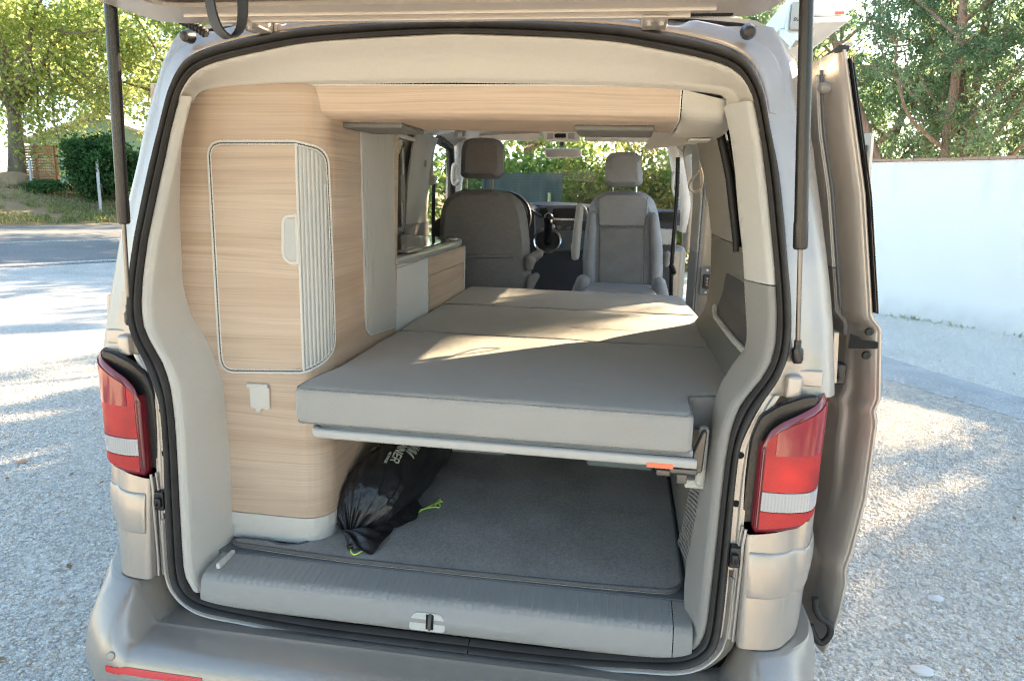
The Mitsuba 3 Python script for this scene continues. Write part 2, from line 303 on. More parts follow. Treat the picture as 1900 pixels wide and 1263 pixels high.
for a, b, c in zip(ph, pf, pl):
    k = V((a[0] * 1.004, yo(a[1]) + .05, a[1] + .006), (a[0], yo(a[1]) + .022, a[1] - .001), (a[0] * .99 + b[0] * .01, yo(a[1]) + .024, a[1] - .012), (a[0] * .5 + b[0] * .5, yo(a[1]) + .052, (a[1] + b[1]) / 2), (b[0], yo(b[1]) + .088, b[1] + .006), (b[0] * .85 + c[0] * .15, yo(b[1]) + .097, b[1] - .004), (c[0], yo(c[1]) + .118, c[1]), (c[0], yo(c[1]) + .15, c[1] + .004))
    rows.append(spline(k, 4))
add(van('headliner_beam'), sheet(np.array(rows), .004), 'trim_beige', 50, 'wide beige headliner beam arching over the rear opening')
# body around the opening: flange, D pillars and the header under the hinges
def side_sheet(rows_fn, z0, z1, n, side, t=.004, k=5, fl=None):
    rows = []
    for z in np.linspace(z0, z1, n):
        c = spline(rows_fn(z), k); rows.append(np.c_[c[:, 0] * side, c[:, 1], np.full(len(c), z)])
    return sheet(np.array(rows), t, flip=side > 0 if fl is None else fl)
def d_pillar(z):
    x0, x1, y0 = xo2(z) - .006, xb(z), yo(z)
    b = np.interp(z, [1.0, 1.12, 1.3, 1.9], [.05, .055, .075, .075])
    return V((x0, y0 + .02), (x0 + .012, y0 + .018), (x0 + (x1 - x0) * .45, y0 + .022 + b * .30), (x1 - .035, y0 + b * .80), (x1 - .012, y0 + b + .01), (x1 - .002, y0 + b + .035), (x1, y0 + b + .08), (x1 + .001, y0 + b + .26))
for s in (-1, 1):
    add(van('pillar'), side_sheet(d_pillar, 1.095, 1.925, 80, s), 'paint', 55)
    def corner(z):
        x0, y0 = xo(z) - .006, yo(z)
        return V((x0, y0 + .018), (x0 + .008, y0 + .016), (x0 + .018, y0 + .016), (x0 + .024, y0 + .012), (x0 + .034, y0 + .012))
    add(van('pillar_channel'), side_sheet(corner, .505, 1.10, 30, s), 'paint_inner', 40)
# header: from the seal over the top, rolling up under the tailgate
hp = full(V(*[(.742, 1.72), (.730, 1.768), (.705, 1.823), (.674, 1.855), (.612, 1.880), (.505, 1.904), (.338, 1.925), (0, 1.937)]), 110)
rows = []
for x, z in hp:
    w = np.interp(abs(x), [0, .55, .62, .70, .742], [1, 1, .95, .55, .12]); d = np.interp(abs(x), [0, .40, .43, .52, .55, .74], [0, 0, 1, 1, 0, 0])
    nx = np.sign(x) * np.interp(abs(x), [0, .55, .70, .742], [0, .015, .06, .06])
    k = V((x, yo(z) + .024, z - .004), (x + nx * .1, yo(z) + .018, z + .006), (x + nx * .4, yo(z) + .030, z + .022 * w - .004 * d), (x + nx * .75, yo(z) + .046 + .02 * d, z + .036 * w - .010 * d), (x + nx, yo(z) + .058 + .03 * d, z + .044 * w - .014 * d), (x + nx * 1.2, yo(z) + .085 + .02 * d, z + .050 * w - .014 * d), (x + nx * 1.3, yo(z) + .13, z + .052 * w))
    rows.append(spline(k, 5))
add(van('rear_header'), sheet(np.array(rows), .004, flip=True), 'paint', 55)
for s in (-1, 1):
    bp = V(s * .690, .19, 1.906)
    add(van('bump_stop'), cat(lathe([(0, .028), (.006, .028), (.012, .026), (.014, .020), (.017, .004), (.018, 0), (0, 0)], bp, (0, -1, -.2), 24), disc(bp + V(0, -.0286, -.0058), (0, -1, -.2), .0055, .0006)), 'black_plastic', 40)
    hx = s * .478
    hb = V(hx, .205, 1.938)
    h1 = [rbox((hx - .030, .182, 1.912), (hx - .021, .232, 1.955), .003), rbox((hx + .021, .182, 1.912), (hx + .030, .232, 1.955), .003), tube([(hx - .031, .205, 1.944), (hx + .031, .205, 1.944)], .006, 10)]
    k = add(van('hinge'), cat(*h1), 'paint_inner', 35)
    arm = rbox((hx - .027, .045, 1.9055), (hx + .027, .165, 1.9115), .002); add(k + '__arm', cat(arm, rbox((hx - .020, .160, 1.908), (hx + .020, .205, 1.945), .006)), 'paint_inner', 35)
    for u in (-.013, .013):
        add(k + '__bolt', cat(disc((hx + u, .082, 1.9056), (0, 0, -1), .0085, .002), lathe([(0, 0), (.0058, 0), (.0058, .005), (.004, .007), (0, .007)], (hx + u, .082, 1.9036), (0, 0, -1), 6)), 'paint_inner', 30)
# lower rear corners, lamps and bumper
def low_panel(z):
    f = np.interp(z, [.505, .60, .70, .80], [.0, .008, .018, .032])
    d = xb(z) - .952
    return V((.752, .012), (.7525, -.026 + f), (.756, -.046 + f), (.775, -.050 + f), (.815, -.046 + f), (.848, -.032 + f), (.874 + d, -.010 + f), (.900 + d, .025), (.920 + d, .070), (.936 + d, .13), (.946 + d, .27))
def strip(z):
    e = .0065 * np.sin(np.pi * np.clip((z - .632) / .108, 0, 1)) ** .35 + .001
    k = low_panel(z)[2:]; c = spline(k, 6); d = np.gradient(c, axis=0); n = np.stack([d[:, 1], -d[:, 0]], 1); n /= np.linalg.norm(n, axis=1, keepdims=True)
    return (c + n * e)[3:]
for s in (-1, 1):
    L = s < 0
    rows = []
    for u in np.linspace(0, 1, 40):
        c = spline(low_panel(.507 + u * .285), 5); zt = np.interp(c[:, 0], [.757, .86, .90, .92, .94], [.778, .794, .808, .824, .833]); rows.append(np.c_[c[:, 0] * s, c[:, 1], .507 + (zt - .507) * u])
    add(van('rear_corner_panel'), sheet(np.array(rows), .004, flip=not L), 'paint', 55, 'lower %s rear body corner below the tail lamp' % ('left' if L else 'right'))
    rows = [np.c_[strip(z)[:, 0] * s, strip(z)[:, 1], np.full(len(strip(z)), z)] for z in np.r_[np.linspace(.632, .640, 5), np.linspace(.645, .727, 14), np.linspace(.732, .74, 5)]]
    add(van('protection_strip'), sheet(np.array(rows), .006, flip=not L), 'paint', 55)
    for x, y in ((.7405, -.006), (.7455, -.020)):
        add(van('edge_flange'), tube([(s * x, y - .006, .507), (s * (x + .002), y, .56), (s * (x + .004), y + .002, .70), (s * (x + .003), y + .004, .75), (s * (x + .007), y + .006, .79)], .0035, 8), 'paint_inner')
    add(van('tint_strip'), box((s * .733 - .006, .0, .520), (s * .733 + .006, .012, .675)), 'tint_strip')
    b = cat(rbox((s * .735 - .013, -.016, .690), (s * .735 + .013, .012, .742), .004), rbox((s * .733 - .008, -.026, .702), (s * .733 + .008, -.010, .728), .004), tube([(s * .735, -.020, .722), (s * .735, -.030, .712), (s * .735, -.020, .704)], .003, 6))
    add(van('striker_buffer'), b, 'black_plastic')
    for z in (.838, .955): add(van('drain_hole'), disc((s * .731, yo(z) + .0165, z), (0, -1, 0), .0085, .0012), 'dark_gap')
    # lamp housing: glossy black surround between lamp and seal, sweeping over the lamp's top
    plate = rpoly([(.741, .792), (.744, .85), (.7455, .95), (.749, 1.005), (.765, 1.055), (.80, 1.083), (.855, 1.108), (.885, 1.112), (.885, 1.05), (.85, .92), (.79, .80)], .012)
    add(van('lamp_surround'), slab(plate * [s, 1] if not L else (plate * [s, 1])[::-1], .02, .004, frame_m((0, .030, 0), (1, 0, 0), (0, 0, 1))), 'black_plastic', 40)
    def lamp_plan(u):
        k = spline(V((.766, .012), (.7665, -.006), (.772, -.016), (.81, -.020), (.855, -.012), (.888, .004), (.908, .034), (.922, .080), (.931, .14), (.938, .24)), 8)
        k = resample(k, 200); return k[np.clip((np.asarray(u) * 199).astype(int), 0, 199)]
    def lamp(u0, u1, z0, z1, off, nu=40, nv=26, top=True):
        us = np.linspace(u0, u1, nu); G = []
        for u in us:
            p = lamp_plan(u); a, b2 = lamp_plan(max(u - .02, 0)), lamp_plan(min(u + .02, 1)); t = b2 - a; n = V(t[1], -t[0]); n /= np.linalg.norm(n)
            x = p[0]; zt = np.interp(x, [.766, .774, .784, .805, .88, .905, .925, .94], [1.000, 1.012, 1.030, 1.050, 1.088, 1.106, 1.106, 1.10]); zb = np.interp(x, [.757, .87, .905, .925, .94], [.780, .797, .812, .828, .835])
            za, zz = (zb + (.0 if z0 is None else 0)) if z0 is None else np.maximum(z0, zb), zt if z1 is None else np.minimum(z1, zt)
            if z0 is None: za = zb + (0 if off == 0 else .012)
            if z1 is None: zz = zt - (0 if off == 0 else .016)
            col = []
            for v in np.linspace(0, 1, nv):
                e = min(v, 1 - v); d = off - .007 * max(0, 1 - e / .06) ** 2 * (off == 0); q = p + n * d
                col.append((q[0] * s, q[1], za + (zz - za) * v))
            G.append(col)
        return sheet(np.array(G), .004 if off else .012, flip=L)
    k = van('tail_lamp_left' if L else 'tail_lamp_right'); k = van('tail_lamp')
    key = add(k, lamp(0, 1, None, None, 0), 'lens_deep', 55, 'red tail lamp on the %s rear corner with a clear reversing band' % ('left' if L else 'right'))
    add(key + '__red_lens', lamp(.10, .90, .889, None, .0016), 'lens_red', 55)
    add(key + '__smoked_window', lamp(.15, .56, .975, None, .0026), 'lens_smoke', 55)
    add(key + '__lens_rim', tube([(s * lamp_plan(.085)[0], lamp_plan(.085)[1] - .002, z) for z in (.80, .86, .93, .99)], .0022, 6), 'lens_deep', 50)
    add(key + '__clear_lens', lamp(.10, .88, .841, .886, .0022), 'lens_white', 55)
    add(key + '__red_lens', lamp(.10, .86, None, .838, .0016), 'lens_red', 55)
    # ledge with a pressed bracket above the lamp, rubber plug in the pillar
    add(van('lamp_ledge'), cat(rbox((s * .872 - .030 , .058, 1.118), (s * .872 + .030, .12, 1.156), .004), rbox((s * .836 - .018, .030, 1.092), (s * .836 + .018, .10, 1.148), .009)), 'paint_inner', 40)
    add(van('body_plug'), cat(disc((s * .884, .118, 1.238), (s * .25, -1, 0), .0135, .004), disc((s * .884, .1136, 1.238), (s * .25, -1, 0), .002, .0004)), 'trim_taupe', 40)
    gut = [(xb(z) * s + s * .002, .135 + .0 * z, z) for z in np.linspace(1.115, 1.235, 12)]
    add(van('gutter_strip'), sweep(gut, rrect(-.012, .012, -.006, .006, .003, 2), up=(0, 1, 0)), 'paint', 40)

# ---------------------------------------------------------------- bumper, tailgate, struts, sliding door, outer skin
bp = spline(V((-.948, .42), (-.950, .18), (-.940, .06), (-.898, -.005), (-.84, -.040), (-.74, -.052), (-.4, -.056), (0, -.057), (.4, -.056), (.74, -.052), (.84, -.040), (.898, -.005), (.940, .06), (.950, .18), (.948, .42)), 10)
bp = resample(bp, 240)
bt = np.gradient(bp, axis=0); bn = np.stack([bt[:, 1], -bt[:, 0]], 1); bn /= np.linalg.norm(bn, axis=1, keepdims=True)
cen = spline(V((-.10, .380), (-.05, .386), (.0, .391), (.008, .3925), (.02, .3895), (.06, .3865), (.095, .380), (.118, .366), (.130, .345), (.136, .315), (.134, .27), (.12, .215), (.05, .19)), 5)
cor = spline(V((-2.0, .496), (-.8, .5005), (-.10, .5030), (.05, .5022), (.20, .497), (.45, .475), (.68, .445), (.87, .408), (.98, .365), (1.0, .33), (.94, .28), (.72, .22), (.0, .19)), 5)
sid = spline(V((-.08, .497), (-.05, .500), (-.008, .503), (-.001, .5025), (.004, .498), (.012, .480), (.018, .450), (.022, .412), (.024, .370), (.024, .33), (.021, .28), (.012, .22), (-.03, .19)), 5)
G = []
for p, n in zip(bp, bn):
    w = np.clip((abs(p[0]) - .735) / .055, 0, 1); w = w * w * (3 - 2 * w); v = np.clip((p[1] + .03) / .12, 0, 1); v = v * v * (3 - 2 * v)
    k = cor * [.022 + .114 * max(0, -n[1]) ** 4, 1]; k[:, 0] = np.maximum(k[:, 0], -.10)
    c = cen * (1 - w) + (k * (1 - v) + sid * v) * w
    G.append(np.c_[p[0] + n[0] * c[:, 0], p[1] + n[1] * c[:, 0], c[:, 1]])
BUMP = np.array(G)
add(van('rear_bumper'), sheet(BUMP, .004, flip=True), 'paint', 60)
lowr = np.vstack([(OUT[:9][::-1] * [-1, 1]), OUT[1:9]]); lowr = resample(spline(lowr, 6), 160)
lt = np.gradient(lowr, axis=0); ln = np.stack([lt[:, 1], -lt[:, 0]], 1); ln /= np.linalg.norm(ln, axis=1, keepdims=True)
rows = [spline(V(*[(p[0] - n[0] * .012, yo(p[1]) + .030, p[1] - n[1] * .012), (p[0] + n[0] * .006, yo(p[1]) + .016, p[1] + n[1] * .006), (p[0] + n[0] * .016, yo(p[1]) + .006, p[1] + n[1] * .016), (p[0] + n[0] * .022, yo(p[1]) + .020, p[1] + n[1] * .022), (p[0] + n[0] * .05, yo(p[1]) + .05, p[1] + n[1] * .05)]), 4) for p, n in zip(lowr, ln)]
add(van('sill_flange'), sheet(np.array(rows), .003, flip=True), 'paint_inner', 50)
def on_bumper(i, j, off): 
    i = np.clip(i, 1, 238); a, b = int(i), int(j); fi, fj = i - a, j - b; b2 = min(b + 1, BUMP.shape[1] - 1)
    q = (BUMP[a, b] * (1 - fi) + BUMP[a + 1, b] * fi) * (1 - fj) + (BUMP[a, b2] * (1 - fi) + BUMP[a + 1, b2] * fi) * fj
    n = np.cross(BUMP[a + 1, b] - BUMP[a, b], BUMP[a, b2] - BUMP[a, b]); n /= np.linalg.norm(n) + 1e-12
    return q + n * off * (1 if n[1] < 0 else -1)
def bi(x): return float(np.interp(x, bp[40:200, 0], np.arange(40, 200)))
def bj(i, z): zs = BUMP[int(i), :, 2]; k = int(np.nonzero(zs >= z)[0][-1]); return k + (zs[k] - z) / (zs[k] - zs[k + 1] + 1e-9)
for x0, x1 in ((-.785, -.53), (.53, .785)):
    G = np.array([[on_bumper(i, bj(i, z), .003) for z in np.linspace(.3445, .328, 8)] for i in np.linspace(bi(x0), bi(x1), 40)])
    add(van('rear_reflector'), sheet(G, .006, flip=True), 'reflector_red', 40, 'thin red reflector strip along the %s side of the bumper' % ('left' if x0 < 0 else 'right'))
for x in (-.775, -.3, .3, .775):
    j = bj(bi(x), .372 if abs(x) > .5 else .345); q = on_bumper(bi(x), j, .001); q2 = on_bumper(bi(x), j, .01)
    add(van('parking_sensor'), lathe([(0, 0), (.0115, 0), (.0115, .0008), (.0105, .0016), (.0095, .0006), (.0088, .0012), (0, .0014)], q, q2 - q, 28), 'paint', 30)
# tailgate, raised overhead
ta = math.radians(3); TG = frame_m((0, .150, 1.985), (1, 0, 0), (0, -math.cos(ta), math.sin(ta)))   # w axis points down/back
half = V((0, -.008), (.40, -.004), (.60, .0), (.695, .016), (.742, .060), (.765, .14), (.795, .32), (.84, .62), (.875, .80), (.88, 1.05), (.84, 1.30), (.70, 1.345), (0, 1.36))
tgo = Polygon(resample(spline(np.vstack([half, half[::-1][1:-1] * [-1, 1]]), 8, True), 220, True))
hole = Polygon(rrect(-.63, .63, .17, .60, .07, 8))
wsign = -1.0
w_ax = TG[:3, 2]
dn = w_ax if w_ax[2] < 0 else -w_ax
def tgp(x, v, d): return V(x, .150 - v * math.cos(ta), 1.978 + v * math.sin(ta)) + dn * d
tl = van('tailgate')
def tslab(poly, d0, d1, bev=0):
    m = trimesh.creation.extrude_polygon(poly, d1 - d0, engine='earcut'); M = np.eye(4); M[:3, 0] = (1, 0, 0); M[:3, 1] = (0, -math.cos(ta), math.sin(ta)); M[:3, 2] = dn; M[:3, 3] = V(0, .150, 1.978) + dn * d0
    m.apply_transform(M); m.fix_normals(); return m
steps = [(0, -.006), (.004, .0), (.012, .012), (.016, .034), (.022, .050), (.034, .059), (.050, .064)]
ring = []
for ins, d in steps:
    ex = resample(np.array(tgo.buffer(-ins).exterior.coords)[:-1], 300, True); k = np.argmin(np.hypot(ex[:, 0], ex[:, 1] + .01)); ex = np.roll(ex, -k, 0)
    if Polygon(ex).exterior.is_ccw is False: ex = np.roll(ex[::-1], 1, 0)
    ring.append([tgp(a, b, d) for a, b in ex])
rim = grid_mesh(np.array(ring), False, True); rim.fix_normals()
inner = tslab(tgo.buffer(-.045).difference(hole), .055, .0642)
skin = tslab(tgo.difference(hole.buffer(-.02)), -.012, -.004)
add(tl, cat(rim, inner, skin), 'paint_inner', 50, 'raised tailgate overhead seen from below')
add(tl + '__window', tslab(hole, -.003, .0015), 'glass_dark', 30)
rib = [tgp(x, .085, .066) for x in np.linspace(-.55, .55, 40)]
add(tl + '__pressing', cat(sweep(rib, rrect(-.010, .010, -.006, .006, .004, 3), up=(0, 0, 1)), sweep([tgp(x, .115, .066) for x in np.linspace(-.60, .60, 40)], rrect(-.004, .004, -.003, .003, .002, 2), up=(0, 0, 1))), 'paint_inner', 50)
for x0, x1 in ((-.46, -.36), (.54, .64)):
    add(tl + '__vent_slot', tslab(Polygon(rrect(x0, x1, .058, .078, .006)), .0640, .0652), 'dark_gap')
# pull strap: a loop of webbing hanging from the tailgate
sp = spline([(-0.2985, -0.36, 1.9281), (-0.3001, -0.36, 1.8768), (-0.2987, -0.36, 1.8376), (-0.2868, -0.36, 1.8023), (-0.2633, -0.36, 1.7871), (-0.242, -0.36, 1.8046), (-0.2359, -0.36, 1.8412), (-0.2383, -0.36, 1.8843), (-0.2408, -0.36, 1.9268)], 8)
wd = V(-.78, .60, .05); wd /= np.linalg.norm(wd)
add(tl + '__pull_strap', sheet(np.array([[p - wd * .019 + V(0, 0, 0) for p in sp], [p - wd * .006 for p in sp], [p + wd * .006 for p in sp], [p + wd * .019 for p in sp]]), .003), 'rubber_dull', 50, 'black webbing pull strap looping down from the tailgate')
cp = resample(spline([(-0.7517, 0.03, 2.0065), (-0.7052, 0.03, 1.9581), (-0.7158, 0.12, 1.9563), (-0.6673, 0.12, 1.9311), (-0.6242, 0.12, 1.9109), (-0.5995, 0.12, 1.8959)], 12), 140)
add(tl + '__cable_conduit', tube(cp, .0085 + .0032 * (np.sin(np.arange(140) * 2 * np.pi / 4.67) > 0) * (np.arange(140) > 30), 14), 'rubber_dull', 40, 'black corrugated cable sleeve between body and tailgate')
# gas struts
for s, lo, hi in ((-1, (-.816, .040, 1.188), (-0.7586, -0.005, 1.9502)), (1, (0.8364, 0.038, 1.1895), (0.7696, 0, 1.9288))):
    lo, hi = V(*lo), V(*hi); d = hi - lo; L = np.linalg.norm(d); d /= L; top = hi + d * .16
    k = van('gas_strut')
    cut = .243 if s > 0 else .249
    key = add(k, lathe([(0, cut), (.0125, cut), (.0152, cut + .004), (.0152, cut + .055), (.0140, cut + .06), (.0140, L + .15), (0, L + .155)], lo, d, 24), 'strut_black', 40, 'black gas strut holding up the %s side of the tailgate' % ('left' if s < 0 else 'right'))
    add(key + '__rod', lathe([(0, .02), (.0052, .02), (.0052, cut + .01), (0, cut + .01)], lo, d, 16), 'rod_steel', 40)
    add(key + '__ball_joint', cat(lathe([(0, -.014), (.010, -.012), (.0125, -.004), (.0125, .018), (.008, .024), (.0075, .040), (0, .041)], lo, d, 18), tube([lo, lo + V(0, .04, 0)], .006, 10)), 'black_plastic', 40)
# sliding door, pushed back and standing just outside the body
SDX = ([.353, .42, .46, .549, .60, .66, .80, 1.019, 1.10, 1.172, 1.22, 1.28, 1.30, 1.553, 1.871], [1.028, 1.050, 1.058, 1.064, 1.058, 1.066, 1.074, 1.079, 1.076, 1.066, 1.064, 1.058, 1.030, .985, .905])
SDX2 = ([.353, .46, .56, .60, .65, .80, 1.00, 1.03, 1.06, 1.235, 1.262, 1.30, 1.553, 1.871], [1.028, 1.050, 1.058, 1.052, 1.062, 1.078, 1.079, 1.070, 1.079, 1.060, 1.036, 1.030, .985, .905])
def sdx(z): return np.interp(z, *SDX2)
def sd_t(z): return .042 * np.interp(z, [.35, .6, 1.7, 1.87], [.5, 1, 1, .6])
def sd_rows(z):
    x, t = sdx(z), sd_t(z); r = .014 * np.exp(-((z - .98) / .20) ** 2)
    return V((x + .004, .212), (x + .002, .199), (x - .003, .197), (x - .007, .202), (x - t * .28, .205), (x - t * .50, .216), (x - t * .72, .238), (x - t * .90, .266 + r), (x - t - r, .295), (x - t - .003 - r, .34), (x - t - .004, .60))
sd = van('sliding_door')
add(sd, side_sheet(sd_rows, .354, 1.868, 150, 1, fl=False), 'paint_inner', 50, 'open sliding door standing beside the right rear corner')
def sd_out(z): x = sdx(z); return V((x + .004, .205), (x + .012, .25), (x + .016, .5), (x + .016, 1.2), (x + .008, 1.28))
add(sd + '__outer_skin', side_sheet(sd_out, .36, 1.29, 40, 1, fl=True), 'paint', 50)
add(sd + '__window', side_sheet(lambda z: V((sdx(z) + .0035, .203), (sdx(z) + .012, .206), (sdx(z) + .016, .5), (sdx(z) + .016, 1.2)), 1.275, 1.850, 20, 1, fl=True), 'glass_dark', 40)
def sd_trim(z): x = sdx(z) - sd_t(z); return V((x - .001, .300), (x - .009, .304), (x - .014, .32), (x - .018, .6), (x - .018, 1.2))
add(sd + '__inner_trim', side_sheet(sd_trim, 1.372, 1.83, 20, 1, fl=False), 'trim_light', 50)
add(sd + '__lower_trim', side_sheet(sd_trim, 1.20, 1.369, 20, 1, fl=False), 'trim_taupe', 50)
add(sd + '__trim_seal', tube([(sdx(z) - sd_t(z) - .002, .297, z) for z in np.linspace(1.25, 1.84, 20)], .0045, 8), 'dash_mid', 50)
cap = [V(sdx(1.868) - .004, .200 + 1.05 * u, 1.871) for u in np.linspace(0, 1, 8)]
add(sd + '__top_seal', sweep(cap, rrect(-.007, .007, -.012, .012, .004, 3), up=(0, 0, 1)), 'rubber_dull', 40)
add(sd + '__top_edge', sweep([c + V(.012, 0, .009) for c in cap], rrect(-.004, .004, -.008, .008, .002, 2), up=(0, 0, 1)), 'paint_inner', 40)
add(sd + '__top_buffer', lathe([(0, 0), (.012, 0), (.014, .012), (.009, .024), (0, .025)], (sdx(1.80) - .028, .26, 1.795), (-1, -.3, 0), 16), 'trim_taupe', 40)
add(sd + '__latch', cat(slab(rpoly([(-.045, -.012), (-.012, -.010), (.018, -.009), (.022, -.004), (.022, .007), (.010, .009), (-.018, .011), (-.026, .020), (-.045, .024)], .003), .003, 0, frame_m((1.038, .2035, 1.196), (1, 0, 0), (0, 0, 1)))), 'dark_gap', 30)
for z in (1.227, 1.169): add(sd + '__door_buffer', lathe([(0, .004), (.003, .004), (.005, .0055), (.0085, .005), (.010, .001), (.010, -.004), (0, -.004)], (1.036, .204, z), (0, -1, 0), 20), 'rubber_dull', 40)
add(sd + '__hinge_block', cat(rbox((.968, .215, 1.088), (1.000, .25, 1.142), .006), rbox((.955, .205, 1.098), (.975, .24, 1.130), .004), tube([(.958, .212, 1.140), (.978, .212, 1.134), (.984, .212, 1.106), (.962, .212, 1.084)], .0045, 8)), 'black_plastic', 35)
hk = spline([(0.9818, 0.185, 0.522), (0.988, 0.185, 0.4884), (1.0012, 0.185, 0.4665), (1.0229, 0.185, 0.452), (1.0309, 0.185, 0.4277), (1.0228, 0.185, 0.4044), (1.009, 0.185, 0.3946), (0.9938, 0.185, 0.4101), (0.9781, 0.185, 0.443)], 8)
add(sd + '__bottom_seal', tube(hk, .0085, 10), 'rubber_dull', 50)
# roof, flanks, B pillars, nose: the rest of the shell
rows = []
for x in np.linspace(-.80, .80, 41):
    z = 1.985 - .045 * abs(x / .8) ** 2.2 - .05 * max(0, (abs(x) - .70) / .10) ** 2
    rows.append([(x, y, z + .012 * np.sin(np.pi * (y - .27) / 3.0) - .06 * max(0, (y - 2.9) / .6) ** 2) for y in np.linspace(.275, 3.45, 24)])
add(van('roof'), sheet(np.array(rows), .01, flip=False), 'paint', 50)
def flank(side, y0, y1, z0, z1, ny=10, nz=14, t=.008, d=0, mt='paint', name='flank'):
    rows = [[((xb(z) - d) * side * (1 - .012 * max(0, (y - 2.6)) ** 2), y, z) for y in np.linspace(y0, y1, ny)] for z in np.linspace(z0, z1, nz)]
    return add(van(name), sheet(np.array(rows), t, flip=side > 0), mt, 50)
for s in (-1, 1):
    flank(s, .20, 1.34, .24, 1.20); flank(s, .30, .36, 1.20, 1.86); flank(s, .36, 1.34, 1.76, 1.88)
    flank(s, .362, 1.26, 1.202, 1.758, d=.004, mt='glass_dark', name='quarter_window')
    flank(s, 1.26, 1.34, 1.20, 1.76)
flank(-1, 1.34, 2.62, .24, 1.20); flank(-1, 1.34, 2.95, 1.80, 1.92); flank(-1, 1.36, 2.42, 1.202, 1.798, d=.004, mt='glass_dark', name='side_window'); flank(-1, 2.42, 2.98, 1.20, 1.80)
flank(-1, 2.62, 3.75, .24, 1.20)
flank(1, 1.34, 2.40, .24, .42); flank(1, 1.30, 3.9, 1.80, 1.92)
add(van('windscreen'), sheet(np.array([[(x, 3.78 + .32 * (1.30 - z) / .55 + .10 - .10 * (x / .85) ** 2, z) for x in np.linspace(-.86, .86, 13)] for z in np.linspace(1.28, 1.93, 9)]), .004), 'glass', 30)
for s in (-1, 1):
    add(van('front_pillar'), tube([(s * .93, 4.05, 1.15), (s * .90, 3.85, 1.50), (s * .80, 3.50, 1.90)], .045, 10), 'paint', 50)
add(van('nose'), cat(hull([(x, y, z) for x in (-.85, .85) for y, z in ((3.9, 1.12), (4.55, .95), (4.62, .45), (3.9, .40))], .06)), 'paint', 50)
add(van('underbody'), box((-.86, .12, .22), (.86, 4.4, .40)), 'dark_gap')
for y in (.85, 3.85):
    for s in (-1, 1):
        k = add(van('wheel'), lathe([(.20, -.10), (.30, -.11), (.325, -.09), (.33, 0), (.325, .09), (.30, .11), (.20, .10)], (s * .83, y, .33), (1, 0, 0), 40), 'tyre', 40)
        add(k + '__rim', lathe([(0, .085), (.05, .09), (.14, .07), (.20, .095), (.21, .06), (.21, -.05), (0, -.05)], (s * .83, y, .33), (s, 0, 0), 32), 'alu', 40)
# open front passenger door seen past the sliding door
fd = van('front_door')
fo = V(.95, 3.70, 0); ft = (1.9051, 3.05, 1.7686); ft = V(ft[0], ft[1], 0); fdv = (ft - fo) / np.linalg.norm(ft - fo); FL = np.linalg.norm(ft - fo)
fM = frame_m(fo, fdv, (0, 0, 1))
out = Polygon([(0, .35), (FL - .02, .35), (FL, .5), (FL + .01, 1.0), (FL, 1.2), (FL - .03, 1.93), (FL * .55, 1.93), (0.05, 1.25)])
key = add(fd, slab(out.difference(Polygon([(.10, 1.22), (FL - .10, 1.22), (FL - .125, 1.84), (FL * .58, 1.84)])), .05, 0, fM), 'paint_inner', 35, 'open front passenger door standing out beyond the sliding door')
nrm = fM[:3, 2]
def fq(u, z, d): return fo + fdv * u + V(0, 0, z) + nrm * d
for dd in (-.012, .062):
    add(key + '__seal', tube([fq(FL - .055, 1.86, dd), fq(FL - .045, 1.2, dd), fq(FL - .05, .5, dd)], .012, 8), 'rubber_dull', 40)
add(key + '__window', slab(Polygon([(.09, 1.215), (FL - .09, 1.215), (FL - .115, 1.85), (FL * .57, 1.85)]), .004, 0, frame_m(fo + nrm * .024, fdv, (0, 0, 1))), 'glass', 30)
# awning cassette on the roof edge
aw = van('awning')
ap = rpoly([(.850, 1.990), (.91, 1.984), (.963, 1.992), (.972, 2.05), (.945, 2.10), (.86, 2.10)], [.008, .01, .02, .03, .02, .01])
add(aw, slab(ap, 2.5, .004, frame_m((0, 2.9, 0), (1, 0, 0), (0, 0, 1))), 'awning_white', 40, 'white awning cassette along the right roof edge')
add(aw + '__lead_bar', slab(rpoly([(.868, 1.970), (.958, 1.972), (.970, 1.981), (.958, 1.988), (.868, 1.983)], .004), 2.49, .002, frame_m((0, 2.895, 0), (1, 0, 0), (0, 0, 1))), 'awning_white', 40)
add(aw + '__slot', box((.872, .55, 1.981), (.89, 2.8, 1.989)), 'dark_gap')
add(aw + '__end_mark', box((.925, .397, 1.988), (.945, .401, 1.994)), 'orange_label')
add(aw + '__bracket', cat(rbox((.80, .42, 1.930), (.86, .50, 1.962), .004), slab(rpoly([(.805, 1.885), (.825, 1.90), (.85, 1.945), (.85, 2.02), (.82, 2.02), (.81, 1.95)], .006), .02, .002, frame_m((0, .44, 0), (1, 0, 0), (0, 0, 1)))), 'alu', 35)
key = add(aw + '__maker_plate', slab(rrect(.822, .862, 1.955, 2.02, .003), .006, .001, frame_m((0, .41, 0), (1, 0, 0), (0, 0, 1))), 'slat_grey', 35)
add(key + '__lettering', text_on('SUPP', .0075, frame_m((.828, .4034, 1.975), (1, 0, 0), (0, 0, 1)), .0006), 'print_dark', False)

